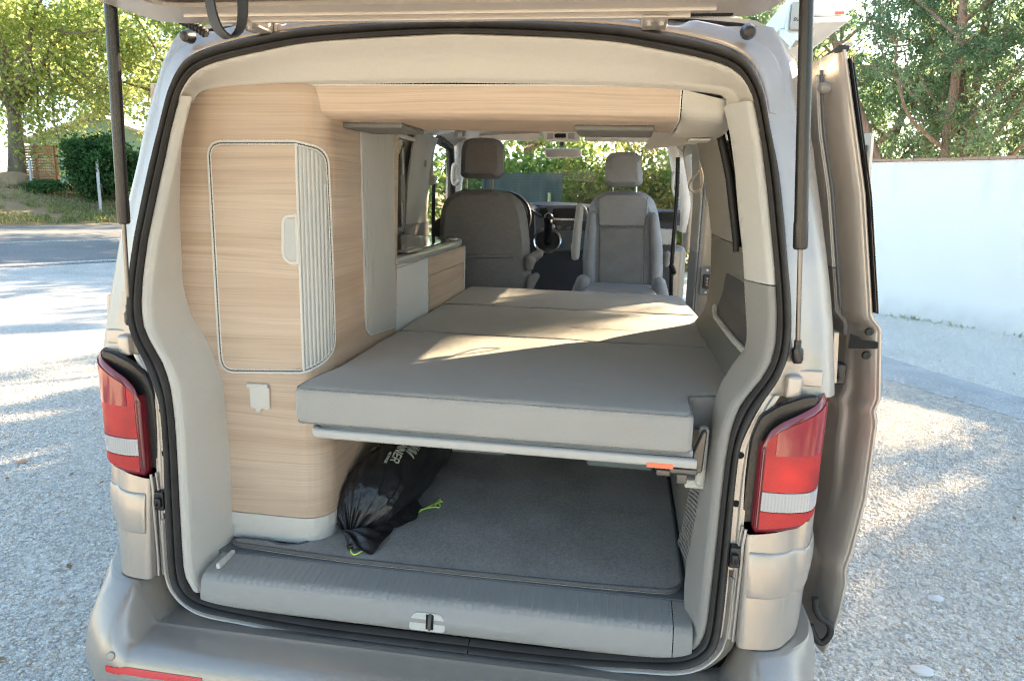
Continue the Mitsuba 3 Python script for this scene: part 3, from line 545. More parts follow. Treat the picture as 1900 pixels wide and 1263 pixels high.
# ---------------------------------------------------------------- inside the van
def xz(*pts): return [(p[0], p[2]) for p in pts]
FZ = lambda y: frame_m((0, y, 0), (1, 0, 0), (0, 0, 1))          # outlines in x, z; thickness towards the rear (-y)
def cushion(poly, z0, z1, r=.02, n=7, crown=.004):
    """A padded slab: rolled edges above and below, a slightly crowned top."""
    P = Polygon(poly); L0 = resample(np.array(P.exterior.coords)[:-1], 220, True); rings = []
    for a in np.linspace(0, np.pi / 2, n):
        rings.append((r * (1 - np.sin(a)), z0 + r - r * np.cos(a)))
    lo = [(r - r * np.sin(a), z0 + r - r * np.cos(a)) for a in np.linspace(0, np.pi / 2, n)]
    hi = [(r - r * np.cos(a), z1 - r + r * np.sin(a)) for a in np.linspace(0, np.pi / 2, n)] + [(r + d, z1 + crown * (1 - np.exp(-d / .05))) for d in (.012, .03, .06, .10, .14, .18, .22, .26, .30, .34)]
    out = []
    for ins, z in lo + hi:
        g = P.buffer(-ins, join_style=1) if ins > 1e-6 else P
        if g.is_empty or g.area < .22 * P.area: break
        if g.geom_type != 'Polygon': g = max(g.geoms, key=lambda q: q.area)
        ex = LineString(g.exterior.coords); q = np.array([ex.interpolate(ex.project(Point(a))).coords[0] for a in L0]); out.append(np.c_[q, np.full(len(q), z)])
    out = np.array(out)
    if crown > .003:   # the cloth is not drawn quite flat
        f = meshkit.fbm(out * V(5, 5, 5), 3, 12) - .5; g = meshkit.fbm(out * V(17, 11, 14), 3, 4) - .5; k = np.clip((out[..., 2] - z0) / (z1 - z0), 0, 1)
        out[..., 2] += (f * .010 + g * .0035) * np.clip((k - .8) / .2, 0, 1); c0 = out[..., :2].mean((0, 1)); out[..., :2] += (f * .006 + g * .003)[..., None] * np.sign(out[..., :2] - c0) * (k < .97)[..., None] * (k > .03)[..., None]
    m = grid_mesh(out, False, True)
    caps = []
    for R in (out[0], out[-1]):
        vv, ff = trimesh.creation.triangulate_polygon(Polygon(R[:, :2]).buffer(0), engine='earcut'); caps.append(trimesh.Trimesh(np.c_[vv, R[cKDTree(R[:, :2]).query(vv)[1], 2]], ff, process=False))
    m = cat(m, *caps); m.merge_vertices(digits_vertex=5); m.fix_normals(); return m
FLOOR = .53
add(van('floor'), box((-.84, .098, .505), (.84, 3.9, FLOOR - .004)), 'dash_mid')
# loading sill with its pressed ribs and the striker recess
def sill_pt(x, v):
    k = V((-.012, .425), (-.020, .437), (-.019, .462), (-.013, .490), (-.006, .504), (.006, .5125), (.03, .5165), (.062, .520), (.095, .523), (.10, .517))
    c = spline(k, 5); i = v * (len(c) - 1); a = int(min(i, len(c) - 2)); q = c[a] * (1 - i + a) + c[a + 1] * (i - a)
    bul = np.clip(1 - (abs(x - .075) - .15) / .06, 0, 1); bul = bul * bul * (3 - 2 * bul) * np.exp(-((q[1] - .462) / .022) ** 2) * (q[0] < .01)
    return V(x, q[0] - .006 * bul, q[1])
G = np.array([[sill_pt(x, v) for v in np.linspace(0, 1, 60)] for x in np.linspace(-.632, .608, 160)])
add(van('loading_sill'), sheet(G, .004), 'trim_sill', 50, 'grey plastic loading sill with fine ribs across its top')
rib_m = []
for x in np.arange(-.585, .600, .0188):
    pts = [sill_pt(x, v) for v in np.linspace(.40, .97, 16)]
    rib_m.append(tube(V(*pts), .0017, 5))
add(van('loading_sill') + '__ribs', cat(*rib_m), 'trim_sill', 50, kind='stuff')
add(van('sill_end'), sheet(np.array([[sill_pt(x, v) for v in np.linspace(0, 1, 40)] for x in np.linspace(.6105, .655, 8)]), .004), 'trim_taupe', 50)
rec = rpoly([(-.050, 0), (.044, 0), (.044, .030), (.030, .047), (-.034, .047), (-.048, .032)], .008)
rM = frame_m((.0, -.0245, .437), (1, 0, 0), (0, .16, 1))
add(van('loading_sill') + '__striker_plate', slab(rec, .004, .0012, rM), 'trim_light', 40, 'pale plate with a dark slot for the tailgate latch')
add(van('loading_sill') + '__striker_slot', slab(rrect(-.006, .014, .006, .045, .002), .0006, 0, frame_m((0, -.0286, .437), (1, 0, 0), (0, .16, 1))), 'dark_gap')
add(van('loading_sill') + '__striker', tube([(.004, -.0265, .444), (.004, -.031, .449), (.005, -.027, .476), (.005, -.020, .481)], .0045, 8), 'steel_dark')
add(van('sill_clip'), rbox((-.607, .02, .516), (-.595, .10, .532), .003, 1), 'white_trim')
# carpet
ct = rpoly([(-0.6068, 0.1205, 0.53), (-0.2711, 0.1002, 0.53), (0.0484, 0.099, 0.53), (0.4083, 0.1038, 0.53), (0.6091, 0.1129, 0.53), (0.6433, 0.1509, 0.53), (0.6431, 0.2623, 0.53), (0.6452, 0.568, 0.53), (0.645, 0.9284, 0.53), (.645, 1.3, .53), (-.36, 1.3, .53), (-.36, .30, .53), (-0.4226, 0.1552, 0.535), (-0.4806, 0.1401, 0.535), (-0.524, 0.1603, 0.535), (-0.5722, 0.157, 0.535), (-0.6222, 0.1565, 0.535), (-0.63, 0.1352, 0.535)], .02)[:, :2]
fc = 'floor_carpet'
add(fc, cushion(ct, FLOOR - .004, FLOOR + .010, .005, 4, .001), 'carpet', 40, 'dark grey loop carpet mat lying on the load floor behind the sill', 'carpet')
ce = Polygon(ct).buffer(-.001)
add(fc + '__bound_edge', tube(np.c_[resample(np.array(Polygon(ct).buffer(-.003).exterior.coords)[:-1], 240, True), np.full(240, FLOOR + .006)], .0065, 8, True), 'carpet_edge', 50)
# the wardrobe in the left rear corner
wr = van('wardrobe')
zt = lambda s: 1.80 - .012 * np.clip((s + .02) / .14, 0, 1)
def cab_sheet(s0, s1, z0, z1, off, ns, nz, t=.004):
    S = np.unique(np.r_[np.linspace(s0, s1, ns), np.linspace(max(0, s0), min(CR * np.pi / 2, s1), 12) if s1 > 0 and s0 < .12 else []])
    rows = []
    for z in np.linspace(z0, z1, nz): rows.append(cab_off(S, np.full_like(S, z), off))
    return sheet(np.array(rows), t, flip=True)
def cab_off(S, Z, off):
    S, Z = np.asarray(S, float), np.asarray(Z, float); a = np.clip(S / CR, 0, np.pi / 2)
    return cab(S, Z) + np.asarray(off, float)[..., None] * np.stack([np.sin(a), -np.cos(a), np.zeros_like(a)], -1)
S_END = .122 + .545
add(wr, cab_sheet(-.42, S_END, .612, 1.80, 0, 60, 50), 'wood', 40, 'tall oak wardrobe with a rounded corner in the left rear of the van')
add(wr + '__plinth', cat(cab_sheet(-.36, S_END, .5725, .6105, .0015, 50, 4), cab_sheet(-.36, S_END, .532, .571, -.004, 50, 4)), 'trim_light', 50, 'pale plastic plinth along the foot')
add(wr + '__back', box((-.86, .30, .53), (-.36, .79, 1.79)), 'trim_taupe')
# its roller door, wrapping round the corner: frame, veneered leaf, grey slats, handle
DF = np.array([(-0.2543, 1.6503), (-0.0032, 1.6538), (0.0845, 1.6353), (0.116, 1.1018), (0.0814, 1.0653), (0.0202, 1.0359), (-0.2293, 1.0222)])
dfr = rpoly(DF, [.045, 0, .045, .05, .03, .02, .045], 8)
dfr = resample(dfr, 260, True)
add(wr + '__door_frame', sweep(cab_off(dfr[:, 0], dfr[:, 1], .001), rrect(-.003, .003, -.003, .003, .0015, 2), True), 'white_trim', 50)
ins = np.array(Polygon(dfr).buffer(-.0055).exterior.coords)[:-1]; ins = resample(ins, 260, True)
add(wr + '__door_gap', sweep(cab_off(ins[:, 0], ins[:, 1], .0005), rrect(-.003, .003, -.0012, .0012, .001, 1), True), 'door_gap', 50)
ins2 = resample(np.array(Polygon(dfr).buffer(-.0085).exterior.coords)[:-1], 260, True)
add(wr + '__door_frame', sweep(cab_off(ins2[:, 0], ins2[:, 1], .002), rrect(-.0016, .0016, -.0025, .0025, .001, 2), True), 'white_trim', 50)
A_, B_ = (-0.0017, 1.6524), (0.0173, 1.0374)
def door_lines(poly, side, off):
    """Rows of the skin clipped to the outline: side -1 keeps what lies left of the leaf's edge line, +1 what lies right."""
    rows = []; lo, hi = poly[:, 1].min() + .001, poly[:, 1].max() - .001; P = Polygon(poly)
    for z in np.linspace(lo, hi, 90):
        g = P.intersection(LineString([(-1, z), (1, z)]))
        if g.is_empty: continue
        x0, _, x1, _ = g.bounds; e = np.interp(z, [B_[1], A_[1]], [B_[0], A_[0]])
        a, b = (x0, min(e, x1)) if side < 0 else (max(e + .004, x0), x1)
        if b - a < .003: b = a + .003
        S = np.linspace(a, b, 40); rows.append(cab_off(S, np.full(40, z), off))
    return sheet(np.array(rows), .003, flip=True)
add(wr + '__door', door_lines(ins2, -1, .0035), 'wood', 45, 'oak veneered roller door leaf')
ez = np.linspace(B_[1] + .004, A_[1] - .004, 40)
def edge_s(z): return np.interp(z, [B_[1], A_[1]], [B_[0], A_[0]])
add(wr + '__door_edge', sweep(cab_off(edge_s(ez) + .001, ez, .002), rrect(-.0035, .0035, -.003, .003, .002, 2)), 'white_trim', 50)
P2 = Polygon(ins2)
def slats(name, poly, e0, s_end, pitch, off, edge):
    k = 0; s = e0
    ms = []
    while s < s_end - pitch * .5:
        zz = np.linspace(poly.bounds[1], poly.bounds[3], 30); w = pitch * .88
        def inside(ss):
            g = poly.intersection(LineString([(ss, -1), (ss, 3)])); return (g.bounds[1], g.bounds[3]) if not g.is_empty else None
        s_top, s_bot = (s + edge(1.65) - edge(1.05), s) if edge else (s, s)
        sm = (s_top + s_bot) / 2 + w / 2; r = inside(sm)
        if r and r[1] - r[0] > .05:
            zz = np.linspace(r[0] + .001, r[1] - .001, 16); sh = (edge(zz) - edge(1.05)) if edge else np.zeros(16)
            G = np.array([cab_off(np.linspace(s + h, s + h + w, 5), np.full(5, z), off + (.0030 if edge else .0060) * np.array([0, .8, 1, .8, 0])) for z, h in zip(zz, sh)])
            add(name + '__slat', sheet(G, .003, flip=True), 'slat_grey', 40)
        s += pitch
slats(van('wardrobe_shutter'), P2, edge_s(1.05) + .006, float(ins2[:, 0].max()), .0105, .0012, lambda z: edge_s(z))
add(van('wardrobe_shutter'), door_lines(ins2, 1, .0006), 'slat_shade', 40, 'grey ribbed roller shutter beside the oak door leaf')
H = np.array([(-0.0379, 1.4568), (0.0005, 1.4608), (0.0045, 1.3351), (-0.0156, 1.3329), (-0.0371, 1.3508)])
hr = resample(rpoly(H, [.02, .002, .002, .02, .02], 6), 90, True)
add(wr + '__handle', cat(sweep(cab_off(hr[:, 0], hr[:, 1], .003), rrect(-.0045, .0045, -.004, .004, .003, 2), True)), 'white_trim', 50, 'pale recessed grip in the roller door')
hi = np.array(Polygon(hr).buffer(-.003).exterior.coords)[:-1]
gz = np.linspace(hi[:, 1].min(), hi[:, 1].max(), 20); rows = []
for z in gz[1:-1]:
    b = Polygon(hi).intersection(LineString([(-1, z), (1, z)])).bounds; S = np.linspace(b[0], b[2], 14); u = (S - b[0]) / (b[2] - b[0]); rows.append(cab_off(S, np.full(14, z), .0048))
add(wr + '__handle_recess', sheet(np.array(rows), .001, flip=True), 'slat_grey', 50)
# second shutter, on the side towards the kitchen
SB = np.array([(0.2984, 1.7118), (0.5958, 1.7332), (0.6543, 1.056), (0.3869, 1.0768), (0.3581, 1.1031)])
sb = resample(rpoly(SB, [.03, .004, .004, .03, .01], 6), 160, True)
sbp = Polygon(sb).buffer(-.002); rows = []
for z in np.linspace(sb[:, 1].min() + .003, sb[:, 1].max() - .003, 50):
    b = sbp.intersection(LineString([(-1, z), (1, z)])).bounds
    if b and b[2] - b[0] > .01: rows.append(cab_off(np.linspace(b[0], b[2], 8), np.full(8, z), .0006))
add(van('side_shutter'), sheet(np.array(rows), .002, flip=True), 'slat_shade', 40, 'grey ribbed roller shutter on the wardrobe side near the kitchen')
add(van('side_shutter') + '__frame', sweep(cab_off(sb[:, 0], sb[:, 1], .001), rrect(-.003, .003, -.003, .003, .0015, 2), True), 'white_trim', 50)
slats(van('side_shutter'), Polygon(sb).buffer(-.003), SB[:, 0].min() + .006, S_END - .006, .0235, .0014, None)
# hinged socket cover on the wardrobe
add(van('socket_cover'), cat(slab(rrect(-.625 + .053, -.538 + .026, .925, .990, .004), .006, .0015, FZ(yc(.95) - .0005)), slab(rrect(-.580, -.516, .984, .998, .003), .008, .002, FZ(yc(.98) - .0005)), rbox((-.555, yc(.93) - .008, .915), (-.538, yc(.93) - .001, .927), .003)), 'white_trim', 40, 'small pale hinged socket cover on the wardrobe face')
# overhead locker across the rear
lk = van('overhead_locker')
def lock_rows(x0, x1, n):
    k = V((.258, 1.797), (.262, 1.770), (.2625, 1.745), (.266, 1.729), (.280, 1.7195), (.310, 1.716), (.45, 1.714), (.60, 1.716))
    c = spline(k, 5); return np.array([[(x, y, z) for y, z in c] for x in np.linspace(x0, x1, n)])
add(lk, sheet(lock_rows(-.425, .553, 30), .01, flip=True), 'wood', 40, 'oak overhead locker spanning the van under the rear headliner')
for x0, x1 in ((-.4285, -.4252), (.5532, .5565)): add(lk + '__edge_strip', sheet(lock_rows(x0, x1, 3) + [0, -.0015, -.0006], .01, flip=True), 'white_trim', 40)
add(lk + '__shadow_gap', box((-.432, .252, 1.8008), (.556, .262, 1.8045)), 'dark_gap')
add(lk + '__shadow_gap', sheet(lock_rows(-.4318, -.4288, 3) + [0, .001, 0], .006, flip=True), 'dark_gap', 40)
add(lk + '__top_strip', box((-.425, .2545, 1.7965), (.553, .262, 1.8005)), 'white_trim')
add(lk + '__top', box((-.425, .27, 1.80), (.68, .60, 1.83)), 'trim_light')
for x0, x1 in ((-.36, -.18), (.29, .50)): add(lk + '__light_panel', rbox((x0, .36, 1.700), (x1, .58, 1.7155), .006), 'trim_dark', 40, 'grey panel let into the locker underside')
k = V((.259, 1.790), (.263, 1.765), (.270, 1.742), (.290, 1.726), (.34, 1.715), (.45, 1.705), (.60, 1.708))
rows = []
for x in np.linspace(.5595, .690, 16):
    u = (x - .5595) / .13; c = spline(k, 5); rows.append([(x, y + .015 * u + .10 * max(0, u - .75) , 1.79 + (z - 1.79) * (1 - .30 * u ** 2) - .028 * u) for y, z in c])
add(lk + '__end_cap', sheet(np.array(rows), .006, flip=True), 'trim_beige', 50, 'pale moulded end cap right of the oak front')
add(lk + '__shadow_gap', sheet(lock_rows(.5566, .5594, 3) + [0, .004, .002], .004, flip=True), 'dark_gap', 40)
add(van('courtesy_light'), rbox((.605, .50, 1.688), (.66, .58, 1.696), .003), 'white_trim')
# bed: mattress in three sections on a hinged board
bm = 'bed_mattress'
tag(bm, 'grey cloth mattress in three sections covering the bed in the van', 'mattress')
m1 = rpoly([(-.368, .022), (.622, .016), (.628, .195), (.770, .225), (.770, .800), (-.345, .800), (-.346, .25), (-.366, .15)], [.030, .020, .012, .06, .05, .02, .03, .03], 6)
m2 = rpoly([(-.345, .808), (.770, .808), (.772, 1.452), (-.350, 1.452)], [.012, .03, .02, .012], 5)
m3 = rpoly([(-.352, 1.462), (.768, 1.462), (.742, 2.07), (-.358, 2.07)], [.012, .02, .06, .03], 5)
for mm, n in ((m1, 'rear'), (m2, 'middle'), (m3, 'front')):
    k = add(bm + '__section', cushion(mm, .943, 1.046 - (.003 if n != 'rear' else 0), .022 if n == 'rear' else .014, 8, .006), 'mattress_cloth', 50)
    ol = resample(np.array(Polygon(mm).exterior.coords)[:-1], 300, True)
    po = Polygon(mm)
    for z, i in ((1.0345, .0055), (.9540, .0055)):
        e = resample(np.array(po.buffer(-i).exterior.coords)[:-1], 300, True)
        add(k + '__piping', tube(np.c_[e, np.full(300, z + .004 * np.sign(z - 1))], .0024, 6, True), 'piping', 50)
bb = van('bed_board')
add(bb, rbox((-.325, .06, .925), (.63, .80, .9425), .004), 'trim_light', 40)
add(bb + '__front_rail', sweep(spline([(-.322, .10, .927), (-.318, .05, .927), (-.300, .026, .927), (-.26, .0235, .927), (0, .023, .9265), (.4, .022, .926), (.634, .022, .9255)], 6), rrect(-.012, .012, -.010, .010, .009, 5), up=(0, 0, 1)), 'rail_grey', 50, 'pale front rail under the mattress with an orange label')
add(bb + '__label', box((.520, .0108, .9115), (.581, .0128, .9235)), 'orange_label', False, 'small orange warning label on the rail')
add(bb + '__support_bracket', cat(rbox((.575, .035, .890), (.640, .06, .905), .004), rbox((.592, .03, .868), (.617, .055, .893), .004), rbox((.545, .05, .876), (.58, .07, .893), .004), slab(rpoly([(.632, .88), (.655, .885), (.660, .99), (.650, .99), (.63, .93)], .005), .02, .003, FZ(.09))), 'steel_dark', 40)
add(van('right_support_arm'), cat(rbox((.645, .09, .84), (.668, .12, .99), .008), rbox((.62, .10, .83), (.668, .125, .852), .004)), 'trim_light', 40)
add(van('bench_base'), cat(rbox((-.21, .955, .53), (.035, 1.10, .60), .02), rbox((.345, .925, .53), (.595, 1.10, .60), .02)), 'trim_light', 40)
add(van('bench_base') , box((-.34, 1.10, .53), (.76, 1.95, .935)), 'dash_mid')
# right inner wall
def rwall_x(z): return np.interp(z, [.53, .60, .93, 1.0, 1.10, 1.22, 1.40, 1.60, 1.75, 1.80], [.652, .660, .683, .705, .775, .785, .775, .735, .690, .66])
def rwall(y0, y1, z0, z1, ny=14, nz=24, off=0, t=.006): return sheet(np.array([[(rwall_x(z) - off, y, z) for y in np.linspace(y0, y1, ny)] for z in np.linspace(z0, z1, nz)]), t, flip=False)
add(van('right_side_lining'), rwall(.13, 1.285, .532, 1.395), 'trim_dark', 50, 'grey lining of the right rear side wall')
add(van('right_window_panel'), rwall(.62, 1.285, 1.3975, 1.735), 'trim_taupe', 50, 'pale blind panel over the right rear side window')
add(van('right_window_panel') , rwall(.20, .585, 1.3975, 1.735, off=-.012), 'glass_dark', 50)
add(van('blind_rail'), tube([(rwall_x(z) - .004, .603, z) for z in np.linspace(1.38, 1.76, 12)], .012, 8), 'rubber_dull', 50)
add(van('right_roof_ledge'), sheet(np.array([[(.50 + .24 * u, y, 1.712 + .035 * u - .03 * (u > .8) * (u - .8)) for y in np.linspace(.58, 1.35, 8)] for u in np.linspace(0, 1, 8)]), .006, flip=True), 'trim_light', 50)
add(van('right_door_jamb'), cat(*[sheet(np.array([[(rwall_x(z) - .0 + u, 1.288 + .02 * np.sin(u * 20), z) for u in np.linspace(0, .13, 5)] for z in np.linspace(.53, 1.75, 16)]), .006)]), 'paint_inner', 50)
pk = rpoly([(q[1], q[2]) for q in [(0.782, 0.834, 1.2925), (0.782, 0.3906, 1.3047), (0.782, 0.2989, 1.1382), (0.782, 0.4818, 1.1405), (0.782, 0.9313, 1.1234), (0.782, 0.9655, 1.1524)]], .02)
def on_rwall(poly, off, n=40):
    P = resample(poly, 160, True); return [(rwall_x(z) - off, y, z) for y, z in P]
pkP = Polygon(pk); rows = []
for z in np.linspace(pk[:, 1].min() + .004, pk[:, 1].max() - .004, 24):
    b = pkP.intersection(LineString([(-1, z), (3, z)])).bounds; rows.append([(rwall_x(z) - .002, y, z) for y in np.linspace(b[0], b[2], 16)])
add(van('armrest_pocket'), sheet(np.array(rows), .003), 'dash_dark', 50, 'dark armrest pocket in the right side wall')
add(van('armrest_pocket') + '__ledge', tube([(rwall_x(1.155) - .008, y, z) for y, z in [(q[1], q[2]) for q in [(0.782, 0.3159, 1.1388), (0.782, 0.4964, 1.1312), (0.782, 0.7184, 1.1282), (0.782, 0.9336, 1.1268), (0.782, 0.9838, 1.1573)]]], .010, 8), 'trim_light', 50)
# louvred vent low on the right
vq = [(0.668, 0.3234, 0.7579), (0.668, 0.0934, 0.8402), (0.668, 0.1553, 0.5925), (0.668, 0.3887, 0.5286)]
vq = np.array(vq)
def vent_p(u, v): p = (vq[0] * (1 - u) + vq[1] * u) * (1 - v) + (vq[3] * (1 - u) + vq[2] * u) * v; return V(rwall_x(p[2]), p[1], p[2])
vp = van('vent_panel')
add(vp, sheet(np.array([[vent_p(u, v) - V(.0025, 0, 0) for u in np.linspace(-.12, 1.12, 8)] for v in np.linspace(-.04, 1.03, 12)][::-1]), .002), 'dash_mid', 40, 'louvred vent panel low on the right wall')
for i in range(18):
    v0 = (i + .15) / 18
    pts = [vent_p(u, v0 + .05 * u * u + .0) - V(.007 - .002 * u, 0, 0) for u in np.linspace(0, 1, 7)]
    add(vp + '__louvre', sweep(V(*pts), rrect(-.0028, .0028, -.0045, .0045, .002, 2), up=(1, 0, 0)), 'trim_taupe', 40)
# kitchen block beyond the wardrobe
kt = van('kitchen_unit')
KX = -.362
add(kt, box((-.86, .815, .53), (KX - .004, 1.955, 1.262)), 'wood', False, 'oak kitchen unit with a dark glass worktop beyond the wardrobe')
add(kt + '__fridge_panel', rbox((KX - .005, .825, .60), (KX + .004, 1.262, 1.262), .003), 'alu_panel', 30, 'plain pale metallic front panel')
add(kt + '__fridge_panel__trim', tube([(KX + .006, .822, 1.266), (KX + .006, 1.30, 1.270)], .008, 8), 'alu', 40)
add(kt + '__drawer', rbox((KX - .005, 1.275, 1.185), (KX + .003, 1.93, 1.262), .002), 'wood', 30)
add(kt + '__cupboard_door', rbox((KX - .005, 1.275, .60), (KX + .003, 1.93, 1.181), .002), 'wood', 30)
add(kt + '__end_edge', box((KX - .006, 1.94, .60), (KX + .004, 1.957, 1.262)), 'white_trim')
wt = rpoly([(-.86, .81), (KX + .010, .81), (KX + .030, 1.20), (KX + .020, 1.75), (KX - .02, 1.99), (-.86, 2.02)], [.01, .01, .2, .2, .05, .02], 8)
add(kt + '__worktop', cushion(wt, 1.266, 1.300, .012, 5, .0), 'alu', 40)
add(kt + '__glass_lid', cushion(np.array(Polygon(wt).buffer(-.035).exterior.coords)[:-1], 1.3005, 1.307, .002, 3, .0), 'glass_top', 30)
add(kt + '__lid_catch', rbox((KX - .03, .95, 1.306), (KX + .018, 1.12, 1.314), .003), 'alu', 40)
add(kt + '__lid_catch', rbox((KX - .03, 1.70, 1.304), (KX + .006, 1.80, 1.312), .003), 'alu', 40)
# left wall beyond the kitchen: window frame, blind guide, B pillar trim with hook and belt
add(van('left_wall_lining'), sheet(np.array([[(-xb(z) + .075, y, z) for y in np.linspace(.8, 2.44, 10)] for z in np.linspace(.53, 1.325, 10)]), .006, flip=True), 'trim_taupe', 50)
add(van('left_window_rail'), box((-.80, .80, 1.805), (-.77, 2.46, 1.825)), 'white_trim')
add(van('left_window_frame'), cat(box((-.856, 2.39, 1.32), (-.835, 2.47, 1.81)), box((-.90, .8, 1.30), (-.835, 2.44, 1.325))), 'trim_taupe')
add(van('blind_guide'), cat(rbox((-.836, 2.40, 1.62), (-.828, 2.425, 1.77), .003), rbox((-.836, 2.38, 1.34), (-.828, 2.40, 1.46), .003)), 'white_trim')
def bp_x(z): return -np.interp(z, [1.2, 1.4, 1.6, 1.8, 1.85], [.842, .838, .822, .79, .77])
add(van('left_middle_pillar_trim'), sheet(np.array([[(bp_x(z) + .02 * np.sin(np.pi * np.clip((y - 2.49) / .45, 0, 1)), y + .10 * (1.8 - z) * (y - 2.7) * .0 , z) for y in np.linspace(2.49, 2.96, 12)] for z in np.linspace(1.335, 1.86, 14)]), .01, flip=True), 'trim_light', 50, 'pale trim of the left middle pillar')
add(van('left_middle_pillar_trim') + '__lower', sheet(np.array([[(-.835, y, z) for y in np.linspace(2.46, 2.97, 6)] for z in np.linspace(.9, 1.333, 6)]), .01, flip=True), 'trim_taupe', 50)
add(van('coat_hook'), rbox((bp_x(1.7) + .012, 2.70, 1.675), (bp_x(1.7) + .035, 2.73, 1.715), .008), 'trim_light')
add(van('driver_belt'), cat(tube([(-.80, 2.90, 1.80), (-.805, 2.93, 1.62)], .014, 10), rbox((-.83, 2.92, 1.57), (-.78, 2.97, 1.63), .012)), 'trim_light', 40)
add(van('driver_belt') + '__webbing', sheet(np.array([[(-.80 + .02 * u, 2.93 + .012 * u - .02 * v, 1.59 - .36 * v) for u in np.linspace(0, 1, 3)] for v in np.linspace(0, 1, 5)]), .002), 'black_plastic')
# right middle pillar, belt, belt hook loop, contact plate and latch
add(van('right_middle_pillar'), sheet(np.array([[(.930 - .012 * (z - 1.2) ** 2 * 4 * (z > 1.2) - u, 2.13 + .05 * np.sin(u * 9), z) for u in np.linspace(0, .115, 6)] for z in np.linspace(.40, 1.88, 18)]), .01), 'paint', 50, 'body coloured rear face of the right middle pillar')
add(van('right_middle_pillar') + '__trim', sheet(np.array([[(.812 - .03 * max(0, (z - 1.5) / .3) - .012 * np.sin(np.pi * u), 2.15 + .42 * u, z) for u in np.linspace(0, 1, 10)] for z in np.linspace(1.262, 1.90, 14)]), .01), 'trim_light', 50)
add(van('right_middle_pillar') + '__lower_trim', sheet(np.array([[(.812 - .012 * np.sin(np.pi * u), 2.15 + .42 * u, z) for u in np.linspace(0, 1, 10)] for z in np.linspace(.55, 1.258, 10)]), .01), 'leather_grey', 50)
add(van('right_middle_pillar') + '__door_seal', tube([(.822, 2.128, z) for z in np.linspace(.45, 1.86, 10)], .006, 8), 'dash_mid', 50)
add(van('contact_plate'), cat(rbox((.836, 2.118, 1.045), (.905, 2.128, 1.185), .004)), 'dash_mid', 40)
add(van('contact_plate') + '__socket', rbox((.850, 2.108, 1.078), (.888, 2.120, 1.150), .008), 'black_plastic', 40)
for z in (1.098, 1.114, 1.130): add(van('contact_plate') + '__contact', disc((.869, 2.109, z), (0, -1, 0), .005, .004), 'chrome', 40)
for z in (1.058, 1.172): add(van('contact_plate') + '__screw', disc((.868, 2.119, z), (0, -1, 0), .006, .003), 'alu', 40)
add(van('door_latch'), cat(rbox((.850, 2.110, 1.55), (.900, 2.130, 1.70), .006)), 'alu', 40)
add(van('door_latch') + '__catch', cat(rbox((.862, 2.10, 1.585), (.888, 2.118, 1.64), .006), tube([(.86, 2.105, 1.60), (.87, 2.09, 1.575), (.885, 2.105, 1.575)], .006, 8)), 'black_plastic', 40)
lp = spline([(0.7334, 1.33, 1.6711), (0.7041, 1.33, 1.6255), (0.6804, 1.33, 1.5837), (0.6862, 1.33, 1.561), (0.7094, 1.33, 1.5554), (0.7283, 1.33, 1.5786), (0.7271, 1.33, 1.6198), (0.7165, 1.33, 1.6503)], 8)
add(van('tether_loop'), tube(lp, .0038, 8), 'trim_taupe', 50, 'grey tether loop hanging at the right door opening')
add(van('tether_loop') + '__hook', cat(hull([(0.714, 1.33, 1.7357), (0.728, 1.33, 1.6873)], [.006, .018]), hull([(0.728, 1.33, 1.6873), (0.728, 1.33, 1.6608)], [.018, .010])), 'trim_taupe', 50)
bl = [(0.7153, 2.62, 1.7518), (0.7237, 2.62, 1.5493), (0.7228, 2.62, 1.3053), (0.7236, 2.62, 1.1184), (0.7311, 2.62, 0.9666)]
add(van('passenger_belt'), tube(spline(bl, 5), .012, 8), 'black_plastic', 50, 'dark seat belt hanging at the right middle pillar')
add(van('passenger_belt') + '__tongue', hull([(0.7209, 2.6, 1.1391), (0.7356, 2.6, 1.1053)], .016), 'black_plastic')
add(van('entry_grab_handle'), tube(spline([(0.7397, 3.2, 1.6937), (0.7289, 3.2, 1.6527), (0.7337, 3.2, 1.5846), (0.7507, 3.2, 1.5371)], 5), .010, 8), 'white_trim', 50)
# headliner, visors, console, mirror
rows = []
for y in np.linspace(.30, 3.55, 20):
    z = np.interp(y, [.3, .6, 2.4, 3.3, 3.55], [1.868, 1.875, 1.915, 1.968, 1.955])
    rows.append([(x, y, z - .05 * max(0, (abs(x) - .58) / .22) ** 2 - .02) for x in np.linspace(-.80, .80, 25)])
add(van('headliner'), sheet(np.array(rows), .006), 'headliner', 50)
for x0, x1 in ((-.60, -.16), (.13, .70)):
    add(van('sun_visor'), slab(rpoly([(x0, 1.885), (x1, 1.882), (x1 - .01, 1.945), (x0 + .02, 1.952)], .03), .018, .005, FZ(3.40)), 'headliner', 40)
oc = van('overhead_console')
add(oc, slab(rpoly(xz((-0.1442, 3.32, 1.9552), (0.1127, 3.32, 1.958), (0.1018, 3.32, 1.8781), (-0.127, 3.32, 1.8784)), .015), .04, .006, FZ(3.36)), 'headliner', 40)
add(oc + '__display', slab(rpoly(xz((-0.0585, 3.31, 1.9275), (0.0174, 3.31, 1.9284), (0.0186, 3.31, 1.9006), (-0.0575, 3.31, 1.8996)), .002), .003, 0, FZ(3.319)), 'screen', 30)
for a in (1014, 1054): add(oc + '__button', slab(rpoly(xz(*[(v[0], 0, v[2]) for v in ([(-0.1095, 3.31, 1.9303), (-0.0695, 3.31, 1.9308), (-0.0681, 3.31, 1.8925), (-0.1081, 3.31, 1.892)] if a == 1014 else [(0.0317, 3.31, 1.932), (0.0749, 3.31, 1.9325), (0.0766, 3.31, 1.8944), (0.0333, 3.31, 1.8938)])]), .003), .003, .0008, FZ(3.3195)), 'white_trim', 30)
mr = van('rear_view_mirror')
